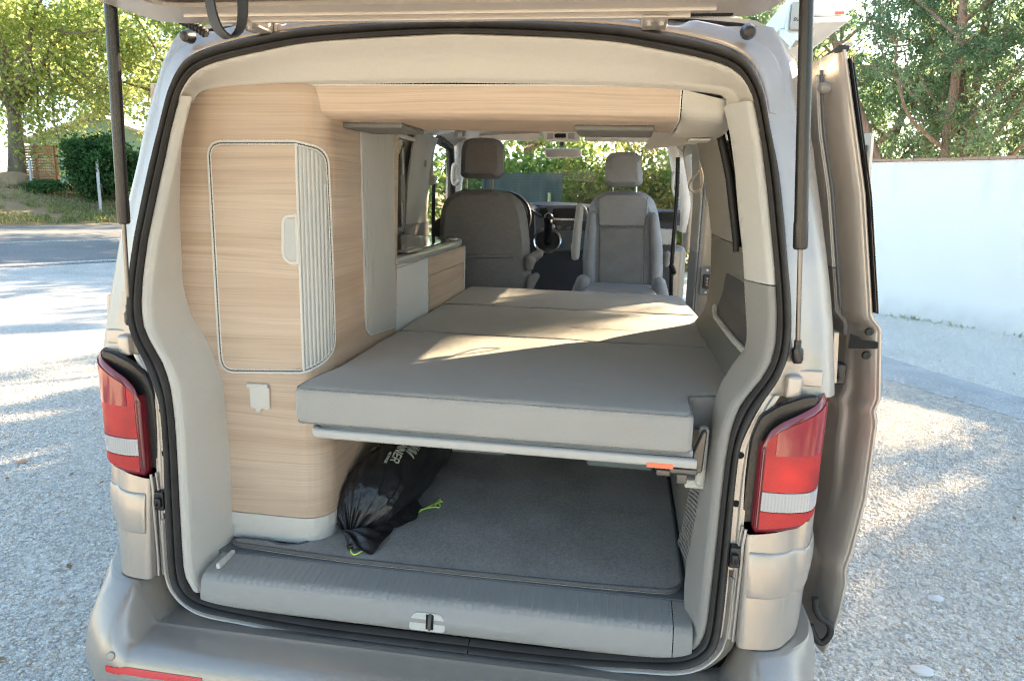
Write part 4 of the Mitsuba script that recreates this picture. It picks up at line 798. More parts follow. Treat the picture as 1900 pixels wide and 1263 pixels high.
add(mr, slab(rpoly(xz((-0.1556, 3.55, 1.8466), (0.1109, 3.55, 1.847), (0.1135, 3.55, 1.7883), (-0.1417, 3.55, 1.7766)), .02), .05, .008, FZ(3.60)), 'headliner', 40, 'interior rear view mirror at the windscreen')
add(mr + '__glass', slab(rpoly(xz((-0.1399, 3.55, 1.8358), (0.0963, 3.55, 1.8357), (0.098, 3.55, 1.7954), (-0.1306, 3.55, 1.7879)), .012), .002, 0, FZ(3.5495)), 'chrome', 30)
add(mr + '__stem', tube([(-.03, 3.57, 1.86), (-.03, 3.60, 1.94)], .016, 8), 'black_plastic')
gh = spline([(-.70, 3.32, 1.93), (-.69, 3.30, 1.90), (-.66, 3.30, 1.895), (-.63, 3.32, 1.93)], 5)
add(van('ceiling_grab_handle'), tube(spline([(-0.6499, 2.95, 1.8647), (-0.6432, 2.95, 1.901), (-0.6153, 2.95, 1.9178), (-0.5942, 2.95, 1.8983), (-0.5974, 2.95, 1.872)], 5), .014, 8), 'white_trim', 50)
add(van('left_grab_handle'), tube(spline([(-0.7322, 3.3, 1.7146), (-0.7473, 3.3, 1.6962), (-0.7504, 3.3, 1.6054), (-0.7311, 3.3, 1.5839), (-0.7122, 3.3, 1.6062)], 5), .018, 8), 'white_trim', 50)
for s in (-1, 1): add(van('front_pillar_trim'), tube([(s * .89, 3.98, 1.30), (s * .86, 3.80, 1.55), (s * .74, 3.48, 1.90)], .055, 10), 'headliner', 50)
add(van('left_door_seal'), tube([(-.845, 3.62, 1.25), (-.835, 3.60, 1.6), (-.80, 3.40, 1.83), (-.80, 3.08, 1.86)], .03, 8), 'rubber_dull', 50)
# driver's seat, seen from behind
ds = van('driver_seat')
ob = rpoly(xz((-0.6471, 2.5, 0.8794), (-0.6452, 2.5, 1.3287), (-0.6326, 2.5, 1.4384), (-0.5973, 2.5, 1.5042), (-0.5268, 2.5, 1.5397), (-0.3835, 2.5, 1.5523), (-0.2476, 2.5, 1.5403), (-0.1712, 2.5, 1.4967), (-0.1347, 2.5, 1.4216), (-0.1118, 2.5, 1.2839), (-0.0847, 2.5, 0.9066)), .04)
add(ds, slab(ob, .13, .035, FZ(2.63)), 'leather_back', 50, "driver's seat seen from behind in dark brown leather")
add(ds + '__map_pocket', slab(rpoly(xz((-0.5145, 2.49, 1.1699), (-0.1931, 2.49, 1.182), (-0.1893, 2.49, 1.1603), (-0.5143, 2.49, 1.1446)), .006), .012, .004, FZ(2.505)), 'leather_back', 40)
add(ds + '__headrest', slab(rpoly(xz((-0.518, 2.5, 1.6222), (-0.5131, 2.5, 1.7759), (-0.4947, 2.5, 1.8238), (-0.4351, 2.5, 1.8364), (-0.3257, 2.5, 1.8349), (-0.2819, 2.5, 1.8178), (-0.2683, 2.5, 1.7647), (-0.2717, 2.5, 1.6394), (-0.2993, 2.5, 1.6087), (-0.4891, 2.5, 1.6076)), .03), .11, .03, FZ(2.60)), 'leather_back', 50)
for px in (0, 1): add(ds + '__headrest_post', tube(V(*([(-0.4869, 2.55, 1.5503), (-0.491, 2.55, 1.6271)] if px == 0 else [(-0.3326, 2.55, 1.5478), (-0.3374, 2.55, 1.6303)])), .008, 8), 'chrome', 40)
for q in (0, 1):
    c = V(*((-0.4845, 2.54, 1.541) if q == 0 else (-0.3306, 2.54, 1.5385))); add(ds + '__post_guide', disc(c - V(0, 0, .004), (0, 0, 1), .02, .012), 'dash_mid')
add(ds + '__armrest', cat(hull([(-0.0487, 2.55, 1.1889), (-0.0986, 2.55, 1.1491)], [.028, .034]), hull([(-0.0922, 2.5, 1.1537), (-0.0973, 2.5, 1.1127)], [.034, .026])), 'trim_taupe', 40, 'pale grey folding armrest')
add(ds + '__side_cover', hull([(-0.0859, 2.5, 1.05), (-0.0994, 2.5, 0.9699), (-0.0544, 2.5, 1.0609)], .02), 'trim_taupe', 40)
add(ds + '__outer_cover', slab(rpoly([(-.70, .95), (-.62, .95), (-.62, 1.38), (-.66, 1.38), (-.70, 1.33)], .02), .10, .01, FZ(2.66)), 'dash_dark', 40)
# passenger seat, turned round to face the rear
ps = van('passenger_seat')
add(ps, slab(rpoly(xz((0.2069, 3, 0.9177), (0.1979, 3, 1.2658), (0.2006, 3, 1.4293), (0.2307, 3, 1.5143), (0.3032, 3, 1.5561), (0.4304, 3, 1.5691), (0.5511, 3, 1.5588), (0.6137, 3, 1.5141), (0.65, 3, 1.4154), (0.6722, 3, 1.2819), (0.6985, 3, 0.9402)), .05), .14, .045, FZ(3.13)), 'leather_grey', 50, 'passenger seat turned to face the rear in pale grey leather')
add(ps + '__upper_panel', slab(rpoly(xz((0.2742, 2.98, 1.3375), (0.2561, 2.98, 1.4983), (0.3148, 2.98, 1.5397), (0.5384, 2.98, 1.542), (0.584, 2.98, 1.5002), (0.5704, 2.98, 1.3468)), .02), .02, .008, FZ(3.0)), 'leather_grey', 50)
for q in (0, 1): add(ps + '__seam', tube(V(*([(0.2691, 2.962, 1.522), (0.2816, 2.962, 1.3385), (0.2884, 2.962, 1.1345), (0.2961, 2.962, 0.9093)] if q == 0 else [(0.5686, 2.962, 1.5263), (0.5633, 2.962, 1.3474), (0.5725, 2.962, 1.1455), (0.583, 2.962, 0.9226)])), .002, 6), 'seam_grey', 50)
add(ps + '__seam', tube(V(*[(0.2785, 2.96, 1.3351), (0.5634, 2.96, 1.3441)]), .002, 6), 'seam_grey', 50)
add(ps + '__insert', slab(rpoly(xz((0.2814, 2.98, 1.3309), (0.5609, 2.98, 1.3398), (0.5801, 2.98, 0.9201), (0.2955, 2.98, 0.9068)), .006), .02, .008, FZ(2.995)), 'suede_grey', 50)
for q in (0, 1):
    pts = [(0.2304, 2.975, 1.4038), (0.23, 2.975, 1.2683), (0.2261, 2.975, 1.131), (0.2377, 2.975, 0.9575)] if q == 0 else [(0.6163, 2.975, 1.4085), (0.6344, 2.975, 1.282), (0.6499, 2.975, 1.1474), (0.6578, 2.975, 0.9763)]
    add(ps + '__bolster', cat(*[hull([a, b], r) for a, b, r in zip(pts, pts[1:], ([.03, .04], [.04, .043], [.043, .04]))]), 'leather_grey', 60)
add(ps + '__headrest', slab(rpoly(xz((0.3007, 3, 1.6059), (0.2973, 3, 1.7376), (0.3181, 3, 1.787), (0.4105, 3, 1.8015), (0.497, 3, 1.7931), (0.5226, 3, 1.7514), (0.5379, 3, 1.6112), (0.5094, 3, 1.5875), (0.3288, 3, 1.5833)), .03), .10, .032, FZ(3.06)), 'leather_grey', 50)
for q in (0, 1): add(ps + '__headrest_post', tube(V(*([(0.3502, 3.02, 1.554), (0.3474, 3.02, 1.6073)] if q == 0 else [(0.4983, 3.02, 1.5543), (0.495, 3.02, 1.6106)])), .008, 8), 'chrome', 40)
add(ps + '__cushion', cat(rbox((.19, 2.50, .86), (.66, 3.0, .985), .05, 2), hull([(0.2067, 2.75, 1.0109), (0.1837, 2.75, 0.933)], [.045, .05]), hull([(0.6622, 2.75, 1.0144), (0.6795, 2.75, 0.9462)], [.045, .05])), 'leather_grey', 50)
add(ps + '__armrest', cat(hull([(0.1565, 2.92, 1.4564), (0.1444, 2.92, 1.2686), (0.1428, 2.92, 1.1462)], [.024, .028, .024]), hull([(0.1261, 2.92, 1.2171), (0.1363, 2.92, 1.1391)], .018)), 'trim_light', 40, 'pale armrest folded upright beside the backrest')
add(ps + '__armrest', cat(hull([(0.7045, 2.8, 1.1843), (0.7017, 2.8, 1.1319)], [.028, .02])), 'trim_taupe', 40)
# dashboard
db = van('dashboard')
top = [(-0.8306, 3.62, 1.3866), (-0.5654, 3.62, 1.4176), (-0.3448, 3.62, 1.4509), (-0.1862, 3.62, 1.4667), (-0.0288, 3.62, 1.4709), (0.2055, 3.62, 1.458), (0.513, 3.62, 1.4474), (0.8228, 3.62, 1.4372)]
rows = []
for p in resample(spline(top, 6), 40): rows.append([(p[0], 3.56, p[2] - .10), (p[0], 3.575, p[2] - .02), (p[0], 3.62, p[2]), (p[0], 3.80, p[2] + .004), (p[0] * 1.02, 4.0, p[2] - .02)])
add(db, cat(sheet(np.array(rows), .01), box((-.86, 3.57, .75), (.80, 3.95, 1.36))), 'dash_dark', 40, 'dark dashboard with centre stack under the windscreen')
add(db + '__centre_stack', slab(rpoly(xz((-0.1902, 3.48, 1.1483), (-0.2052, 3.48, 1.3771), (-0.1843, 3.48, 1.4494), (0.1552, 3.48, 1.4586), (0.1849, 3.48, 1.3885), (0.1958, 3.48, 1.1547), (0.0743, 3.48, 1.1272), (-0.1193, 3.48, 1.1277)), .03), .10, .012, FZ(3.58)), 'dash_mid', 40)
add(db + '__radio', slab(rpoly(xz((-0.0672, 3.47, 1.4302), (0.0926, 3.47, 1.4347), (0.0955, 3.47, 1.3674), (-0.0687, 3.47, 1.3663)), .005), .006, .001, FZ(3.483)), 'screen', 30)
for a in range(6): add(db + '__radio__button', box((-.085 + .026 * a, 3.4745, 1.358), (-.069 + .026 * a, 3.478, 1.366)), 'screen_icon')
add(db + '__radio__strip', slab(rpoly(xz((-0.0723, 3.47, 1.3587), (0.0957, 3.47, 1.3618), (0.0959, 3.47, 1.3562), (-0.0721, 3.47, 1.353)), .0), .008, 0, FZ(3.481)), 'alu', 30)
add(db + '__heater_panel', slab(rpoly(xz((-0.064, 3.47, 1.3438), (0.1798, 3.47, 1.3475), (0.1827, 3.47, 1.2837), (-0.0617, 3.47, 1.2795)), .005), .004, .001, FZ(3.482)), 'black_plastic', 30)
for c in (0, 1, 2):
    o = V(*([(-0.0631, 3.475, 1.3058), (-0.0168, 3.475, 1.2997), (0.0484, 3.475, 1.298)][c])); add(db + '__knob', lathe([(0, 0), (.016, 0), (.016, .012), (.012, .016), (0, .016)], o, (0, -1, 0), 20), 'dash_mid' if c else 'alu', 40)
for q in (0, 1):
    vq2 = xz(*([(-0.1593, 3.47, 1.4314), (-0.1056, 3.47, 1.4329), (-0.1071, 3.47, 1.3652), (-0.161, 3.47, 1.3636)] if q == 0 else [(0.6837, 3.52, 1.428), (0.7978, 3.52, 1.4275), (0.8023, 3.52, 1.3647), (0.6879, 3.52, 1.3649)]))
    yv = 3.475 if q == 0 else 3.525; kk = db + '__air_vent'
    key = add(kk, slab(rpoly(vq2, .006), .02, .002, FZ(yv + .018)), 'dark_gap', 30)
    a = np.array(vq2)
    for i in range(5):
        z = a[:, 1].min() + (i + .5) / 5 * np.ptp(a[:, 1]); add(van('vent_blade'), box((a[:, 0].min() + .006, yv - .008, z - .004), (a[:, 0].max() - .006, yv + .004, z + .001)), 'black_plastic')
add(db + '__glove_box', slab(rpoly(xz((0.5941, 3.5, 1.3106), (0.7975, 3.5, 1.3097), (0.8089, 3.5, 1.2019), (0.6012, 3.5, 1.1982)), .02), .03, .008, FZ(3.56)), 'trim_light', 40)
rg = lathe([(.085, 0), (.097, 0), (.099, .006), (.093, .010), (.086, .008), (.085, 0)], V(*(-0.0955, 3.45, 1.2073)), (0, -1, .45), 40)
add(van('gear_lever'), lathe([(0, 0), (.084, 0), (.06, .01), (0, .012)], V(*(-0.0966, 3.46, 1.2066)), (0, -1, .45), 30), 'black_plastic', 40, 'dark gear lever in a chrome ringed console')
add(van('gear_lever') + '__ring', rg, 'chrome', 40)
add(van('gear_lever') + '__stick', cat(hull([(-0.0953, 3.45, 1.1997), (-0.0793, 3.3, 1.3127)], [.034, .026]), hull([(-0.0793, 3.3, 1.3127), (-0.0735, 3.26, 1.3726)], [.026, .034])), 'black_plastic', 50)
add(van('gear_lever') + '__stick__cap', hull([(-0.0575, 3.245, 1.3807), (-0.0525, 3.245, 1.3448)], .008), 'chrome', 40)
sw = V(*(-0.3829, 3.2, 1.3616)); a = np.linspace(0, 2 * np.pi, 48, endpoint=False); sn = V(0, -.90, .44); su = V(1, 0, 0); sv = np.cross(sn, su); sv /= np.linalg.norm(sv)
add(van('steering_wheel'), tube([sw + .185 * (math.cos(t) * su + math.sin(t) * sv) for t in a], .016, 10, True), 'black_plastic', 50, "steering wheel showing past the driver's seat")
add(van('steering_wheel') + '__hub', hull([sw + V(.05, .03, 0), sw + V(-.05, .03, 0), sw + V(.14, .0, .02), sw - V(.14, 0, -.02)], [.05, .05, .02, .02]), 'black_plastic', 50)
add(van('instrument_hood'), sheet(np.array([[(x, y, z0 + .0) for y, z0 in ((3.42, 1.47 - 1.2 * (x + .42) ** 2), (3.55, 1.50 - 1.2 * (x + .42) ** 2), (3.75, 1.47 - 1.0 * (x + .42) ** 2))] for x in np.linspace(-.70, -.14, 24)]), .02), 'dash_dark', 50)

# ---------------------------------------------------------------- the drawstring bag under the bed
bag = 'storage_bag'
B_Y = [.205, .215, .235, .27, .33, .42, .55, .75, .95, 1.04, 1.07]
def bag_sec(y):
    return (np.interp(y, [.2, .3, .45, .6, 1.07], [-.303, -.278, -.250, -.240, -.240]), np.interp(y, B_Y, [.012, .016, .056, .088, .102, .106, .108, .106, .09, .06, .01]), np.interp(y, B_Y, [.010, .014, .044, .072, .090, .100, .102, .098, .088, .06, .01]))
def bag_top(x, y):
    cx, rx, rz = bag_sec(y); u = np.clip((x - cx) / rx, -.98, .98); return .5415 + rz * .96 + rz * np.sqrt(1 - u * u)
ys = np.r_[np.linspace(.205, .30, 34), np.linspace(.303, .62, 64), np.linspace(.63, 1.07, 36)]; th = np.linspace(0, 2 * np.pi, 150, endpoint=False)
G = np.zeros((len(ys), len(th), 3))
ph0 = np.random.default_rng(3).uniform(0, 6.28, 8)
for i, y in enumerate(ys):
    cx, rx, rz = bag_sec(y); w = np.exp(-max(0, y - .235) / .085) * np.clip((y - .205) / .012, .25, 1)
    tw = th + .5 * np.sin(y * 9)
    pl = .55 * np.sin(13 * tw + ph0[0] + 6 * y) + .35 * np.sin(21 * tw + ph0[1] - 9 * y) + .30 * np.sin(8 * tw + ph0[2] + 14 * y)
    f = meshkit.fbm(np.stack([np.cos(th) * 1.8 + y * 3, np.sin(th) * 1.8, np.full_like(th, y * 5.5)], -1), 4, 5) - .5
    r = 1 + .16 * w * pl + .30 * f * np.clip((y - .22) / .06, 0, 1) * np.interp(y, [.2, .45, .6, 1.1], [1, 1, .35, .5])
    x, z = cx + rx * r * np.cos(th), .5415 + rz * .96 + rz * r * np.sin(th)
    G[i] = np.stack([x, y + .01 * w * pl, np.where(z < .5425, .5425 + .002 * (f + .5), z)], -1)
G[:, :, 0] = np.where(G[:, :, 1] > .25, np.maximum(G[:, :, 0], -.3485), G[:, :, 0])
m = grid_mesh(G, False, True); e0 = trimesh.Trimesh(np.vstack([G[0], G[0].mean(0)]), [[k, (k + 1) % 150, 150] for k in range(150)], process=False); e1 = trimesh.Trimesh(np.vstack([G[-1], G[-1].mean(0)]), [[k, (k + 1) % 150, 150] for k in range(150)], process=False)
m = cat(m, e0, e1); m.merge_vertices(digits_vertex=6); m.fix_normals()
add(bag, m, 'bag_nylon', True, 'black nylon drawstring bag with pale lettering lying under the bed beside the wardrobe', 'bag')
# ruffled mouth beyond the drawstring
c1 = spline([(-.322, .207, .560), (-.316, .203, .570), (-.306, .201, .573), (-.297, .202, .568), (-.292, .206, .558)], 6)
c2 = spline([(-0.2752, 0.1426, 0.541), (-0.2544, 0.1385, 0.552), (-0.2283, 0.1359, 0.548), (-0.2041, 0.1337, 0.542), (-0.1939, 0.1813, 0.556), (-0.1928, 0.2631, 0.545), (-0.1941, 0.3127, 0.55)], 4)
c2 = resample(c2, len(c1)); rows = []
for u in np.linspace(0, 1, 14): rows.append([a * (1 - u) + b * u + V(0, 0, .010 * np.sin(np.pi * u) * np.sin(k * .9) + .010 * np.sin(np.pi * u)) for k, (a, b) in enumerate(zip(c1, c2))])
add(bag + '__mouth', sheet(np.array(rows), .0012), 'bag_nylon', 60)
fl = resample(spline([(-0.1913, 0.2888, 0.548), (-0.1596, 0.3376, 0.545), (-0.1457, 0.3829, 0.548), (-0.1448, 0.4158, 0.56)], 4), 14); fl0 = resample(spline([(-.262, .30, .60), (-.235, .36, .60), (-.215, .42, .60), (-.205, .47, .60)], 4), 14)
add(bag + '__mouth', sheet(np.array([[a * (1 - u) + b * u + V(.004 * np.sin(k), 0, 0) for k, (a, b) in enumerate(zip(fl0, fl))] for u in np.linspace(0, 1, 8)]), .0012), 'bag_nylon', 60)
add(bag + '__toggle', tube([(-0.2779, 0.138, 0.553), (-0.2602, 0.158, 0.556)], .0062, 10), 'black_plastic', 40)
cd = lambda pts, r=.0022: tube(spline(pts, 8), r, 8)
add(bag + '__drawcord', cd([(-0.2757, 0.16, 0.545), (-0.2668, 0.1337, 0.545), (-0.2529, 0.1182, 0.545), (-0.2435, 0.1262, 0.545), (-0.2358, 0.1431, 0.545), (-0.2287, 0.1539, 0.545)]), 'lime_cord', 60, 'lime green drawcord loop at the bag mouth')
add(bag + '__drawcord', cat(cd([(-0.1528, 0.407, 0.545), (-0.1382, 0.4417, 0.545), (-0.1227, 0.4693, 0.545), (-0.1154, 0.4957, 0.545), (-0.11, 0.5095, 0.545)]), cd([(-0.1527, 0.4185, 0.547), (-0.1303, 0.4391, 0.547), (-0.1123, 0.4509, 0.547), (-0.0979, 0.45, 0.547), (-0.0969, 0.4664, 0.547), (-0.1133, 0.4876, 0.547)]), cd([(-0.112, 0.4628, 0.549), (-0.1125, 0.4916, 0.549), (-0.1071, 0.5054, 0.549)], .0026), cd([(-0.1085, 0.4696, 0.55), (-0.1024, 0.4874, 0.55), (-0.0939, 0.4892, 0.55)], .0026)), 'lime_cord', 60, 'lime green cord tied in a small bow on the carpet')
def on_bag(mesh, x0, y0, off=.0012):
    mesh = mesh.subdivide_to_size(.012) if len(mesh.vertices) < 4000 else mesh
    v = np.array(mesh.vertices); x, y = x0 + v[:, 1], y0 - v[:, 0]
    return trimesh.Trimesh(np.c_[x, y, np.array([bag_top(a, b) for a, b in zip(x, y)]) + off + v[:, 2] * .4], mesh.faces, process=False)
def bag_ink(t, h, tip, sx=1.0, slant=0): 
    m2 = meshkit.text_mesh(t, h, .002, True); w2 = m2.bounds[1][0]; m2.vertices[:, 0] += (tip - 0) - w2
    m2.vertices[:, 0] = tip + (m2.vertices[:, 0] - tip) * sx + slant * m2.vertices[:, 1]; return m2
ox, oy = -.228, .365
add(bag + '__lettering', on_bag(bag_ink('NNER', .024, .0, 1.1), ox, oy, .009), 'print_pale', False, 'large pale letters across the top of the bag')
add(bag + '__lettering', on_bag(bag_ink('WM', .026, -.070, 1.1, .2), ox + .028, oy, .009), 'print_pale', False)
add(bag + '__lettering', on_bag(bag_ink('MOTION', .0075, .018, 1.25), ox - .014, oy, .009), 'print_pale', False)
add(bag + '__lettering', on_bag(bag_ink('T', .026, -.095, 1.1), ox - .046, oy, .009), 'print_pale', False)
lb = trimesh.creation.box(extents=(.05, .030, .001))
add(bag + '__printed_patch', on_bag(lb.subdivide().subdivide().subdivide(), ox - .085, oy + .085, .009), 'label_print', False, 'pale printed patch with small dark drawings')
for i in range(7):
    r2 = np.random.default_rng(i); a = r2.uniform(-.021, .021); b = r2.uniform(-.011, .011); t = r2.uniform(0, 3); p = [V(ox - .085 + b + math.sin(t) * .006 * k, oy + .085 + a + math.cos(t) * .006 * k, 0) for k in (-1, 0, 1)]
    add(bag + '__printed_patch__mark', tube([V(q[0], q[1], bag_top(q[0], q[1]) + .0105) for q in p], .0006, 4), 'print_dark', False)

# ---------------------------------------------------------------- the yard, the road and what stands round them
leaf_n = [0]
def leafmat(name, c1, c2, tr, f=7.0):
    def col(p, n, uv):
        r = cell_rand(dr.floor(p.x * f), dr.floor(p.y * f), dr.floor(p.z * f)); k = fbm(p.x * .8, p.y * .8, p.z * .8, 2)
        return mix(c1, c2, dr.clip(r * .75 + (k - .5) * 1.2 + .12, 0, 1))
    mat(name, {'type': 'principledthin', 'base_color': proc(col), 'roughness': 0.5, 'diff_trans': tr, 'spec_trans': 0.0})
leafmat('leaf_yellow', (0.23, 0.36, 0.12), (0.58, 0.60, 0.24), 1.6)
leafmat('leaf_green', (0.16, 0.30, 0.09), (0.42, 0.52, 0.18), 1.6)
leafmat('leaf_dark', (0.035, 0.10, 0.04), (0.10, 0.19, 0.07), 0.8)
leafmat('leaf_rust', (0.17, 0.28, 0.07), (0.42, 0.36, 0.12), 1.4)
leafmat('leaf_conifer', (0.17, 0.28, 0.18), (0.34, 0.46, 0.28), 1.5, 5.0)
leafmat('dry_leaf', (0.22, 0.12, 0.05), (0.42, 0.28, 0.14), 0.4, 20.0)
leafmat('grass_blade', (0.15, 0.23, 0.08), (0.42, 0.40, 0.20), 1.0, 20.0)
mat('bark', pr(proc(lambda p, n, uv: mix((0.10, 0.075, 0.055), (0.26, 0.21, 0.17), fbm(p.x * 9, p.y * 9, p.z * 2.2, 4))), 0.9, proc(lambda p, n, uv: fbm(p.x * 14, p.y * 14, p.z * 3.5, 3), eps=.01), 0.02))
mat('bark_red', pr(proc(lambda p, n, uv: mix((0.17, 0.11, 0.085), (0.36, 0.25, 0.20), fbm(p.x * 12, p.y * 12, p.z * 2.5, 4))), 0.9, proc(lambda p, n, uv: fbm(p.x * 18, p.y * 18, p.z * 4, 3), eps=.01), 0.02))
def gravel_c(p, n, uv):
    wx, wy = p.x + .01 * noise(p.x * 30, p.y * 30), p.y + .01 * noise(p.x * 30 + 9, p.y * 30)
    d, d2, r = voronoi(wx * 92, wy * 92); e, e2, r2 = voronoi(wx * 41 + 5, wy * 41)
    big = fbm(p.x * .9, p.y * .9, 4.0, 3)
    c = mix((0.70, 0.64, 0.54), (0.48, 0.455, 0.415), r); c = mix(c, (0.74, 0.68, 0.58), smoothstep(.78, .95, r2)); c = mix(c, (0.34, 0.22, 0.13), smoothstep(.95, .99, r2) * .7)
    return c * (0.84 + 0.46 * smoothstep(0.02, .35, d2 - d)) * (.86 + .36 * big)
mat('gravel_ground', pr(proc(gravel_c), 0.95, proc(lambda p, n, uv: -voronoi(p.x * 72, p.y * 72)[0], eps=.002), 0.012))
def stone_col(): return {'type': 'mesh_attribute', 'name': 'vertex_color'}
mat('loose_stone', {'type': 'twosided', 'bsdf': {'type': 'principled', 'base_color': stone_col(), 'roughness': 0.85}})
mat('apron_asphalt', pr(proc(lambda p, n, uv: mix((0.34, 0.325, 0.30), (0.54, 0.515, 0.475), fbm(p.x * 2.2, p.y * 2.2, 1.0, 4)) * (.7 + .5 * noise(p.x * 90, p.y * 90))), 0.9, proc(lambda p, n, uv: noise(p.x * 120, p.y * 120), eps=.003), 0.003))
mat('road_asphalt', pr(proc(lambda p, n, uv: mix((0.12, 0.12, 0.125), (0.19, 0.19, 0.195), fbm(p.x * .8, p.y * .8, 1.0, 4)) * (.75 + .5 * noise(p.x * 60, p.y * 60))), 0.8))
mat('road_paint', pr((0.62, 0.62, 0.60), 0.7))
mat('concrete', pr(proc(lambda p, n, uv: mix((0.34, 0.335, 0.32), (0.50, 0.49, 0.47), fbm(p.x * 5, p.y * 5, 1.0, 4)) * (.85 + .25 * noise(p.x * 110, p.y * 110))), 0.9, proc(lambda p, n, uv: noise(p.x * 90, p.y * 90), eps=.003), 0.003))
mat('soil', pr(proc(lambda p, n, uv: mix((0.16, 0.12, 0.075), (0.33, 0.24, 0.15), fbm(p.x * 1.6, p.y * 1.6, p.z, 5))), 1.0))
mat('white_render', pr(proc(lambda p, n, uv: mi.Color3f(0.84, 0.825, 0.79) * (.94 + .09 * fbm(p.x * 1.1, p.y * 1.1, p.z * .7, 4)) * (1 - .34 * smoothstep(.40, 0.0, p.z) * fbm(p.x * 6, p.y * 6, p.z * 4, 3)) * (1 - .10 * smoothstep(.5, .75, fbm(p.x * 5, p.y * 5, p.z * .6, 3)) * smoothstep(1.2, 2.05, p.z))), 0.9, proc(lambda p, n, uv: fbm(p.x * 60, p.y * 60, p.z * 60, 2), eps=.004), 0.003))
mat('terracotta', pr(proc(lambda p, n, uv: mix((0.33, 0.20, 0.14), (0.46, 0.33, 0.25), fbm(p.x * 4, p.y * 4, p.z * 4, 3))), 0.9))
mat('fence_wood', pr(proc(lambda p, n, uv: mix((0.30, 0.13, 0.055), (0.46, 0.24, 0.11), fbm(p.x * 2, p.y * 2, p.z * 22, 3))), 0.8))
mat('net_green', pr(proc(lambda p, n, uv: mi.Color3f(0.040, 0.058, 0.050) * (.7 + .35 * fbm(p.x * 3, p.y * 3, p.z * 3, 3) + .25 * dr.abs(dr.sin(p.z * 60)))), 0.9))
mat('net_stake', pr((0.30, 0.33, 0.16), 0.7)); mat('house_green', pr((0.30, 0.46, 0.40), 0.9)); mat('roof_pale', pr((0.55, 0.50, 0.45), 0.9)); mat('post_grey', pr((0.42, 0.44, 0.46), 0.5, metallic=.4))
RD, RN = V(.55, .835), V(-.835, .55)                            # along the road, and away from the van across it
RD /= np.linalg.norm(RD); RN /= np.linalg.norm(RN)
def road_pt(s, t, z=0): q = RN * s + RD * t; return V(q[0], q[1], z)
def band(s0, s1, t0, t1, z, n=2): return trimesh.Trimesh([road_pt(s0, t0, z), road_pt(s0, t1, z), road_pt(s1, t1, z), road_pt(s1, t0, z)], [[0, 2, 1], [0, 3, 2]], process=False)
def rough_band(s0, s1, t0, t1, z, amp, seed, n=400):
    t = np.linspace(t0, t1, n); e = amp * (meshkit.fbm(np.c_[t * 1.3, t * 0, t * 0], 5, seed) - .5)
    a = np.array([road_pt(s0 + q, k, z) for q, k in zip(e, t)]); b = np.array([road_pt(s1, k, z) for k in t]); return grid_mesh(np.stack([b, a]))
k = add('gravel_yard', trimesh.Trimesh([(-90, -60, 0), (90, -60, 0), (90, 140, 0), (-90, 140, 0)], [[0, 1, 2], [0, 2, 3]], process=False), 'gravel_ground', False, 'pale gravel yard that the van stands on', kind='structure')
add('asphalt_apron', rough_band(6.15, 13.9, -30, 60, .004, .5, 4), 'apron_asphalt', False, 'pale worn asphalt strip between gravel yard and road', kind='structure')
add('road', band(13.8, 27.6, -60, 120, .008), 'road_asphalt', False, 'grey asphalt road beyond the yard on the left', kind='structure')
for s0 in (14.15, 19.75): add('road_line', band(s0, s0 + .14, -60, 120, .012), 'road_paint', False, 'thin white painted line along the road' if s0 > 15 else 'white edge line on the near side of the road', kind='structure')
g_s = np.r_[27.5, 27.6, 28.2, 29, 30, 31, 32, 33.5, 36, 45, 70, 100]; g_z = V(.0, .03, .16, .40, .72, .98, 1.16, 1.25, 1.3, 1.4, 1.8, 2.5)
def verge_z(x, y): s = RN[0] * x + RN[1] * y; return np.interp(s, g_s, g_z)
tt = np.linspace(-60, 120, 260); G = np.array([[road_pt(s, t, z + .12 * (meshkit.fbm(V(s * .7, t * .7, 0)[None], 3, 2)[0] - .5) * (s > 28)) for t in tt] for s, z in zip(g_s, g_z)])
add('roadside_bank', grid_mesh(G[:, ::-1]), 'soil', True, 'earth bank rising on the far side of the road', kind='structure')
cs = V((3.08, 5.98), (3.40, 5.15), (3.74, 4.50), (4.6, 3.0), (5.6, 1.4)); ce2 = V((2.72, 5.02), (3.06, 4.42), (3.40, 3.86), (4.2, 2.4), (5.2, .8)); ext = V(-.6, 1.25)
cs, ce2 = np.vstack([cs[0] + ext * 2, cs]), np.vstack([ce2[0] + ext * 2, ce2])
add('concrete_strip', grid_mesh(np.stack([np.c_[ce2, np.full(6, .005)], np.c_[cs, np.full(6, .005)]])), 'concrete', False, 'smooth pale strip of ground in front of the white wall', kind='structure')
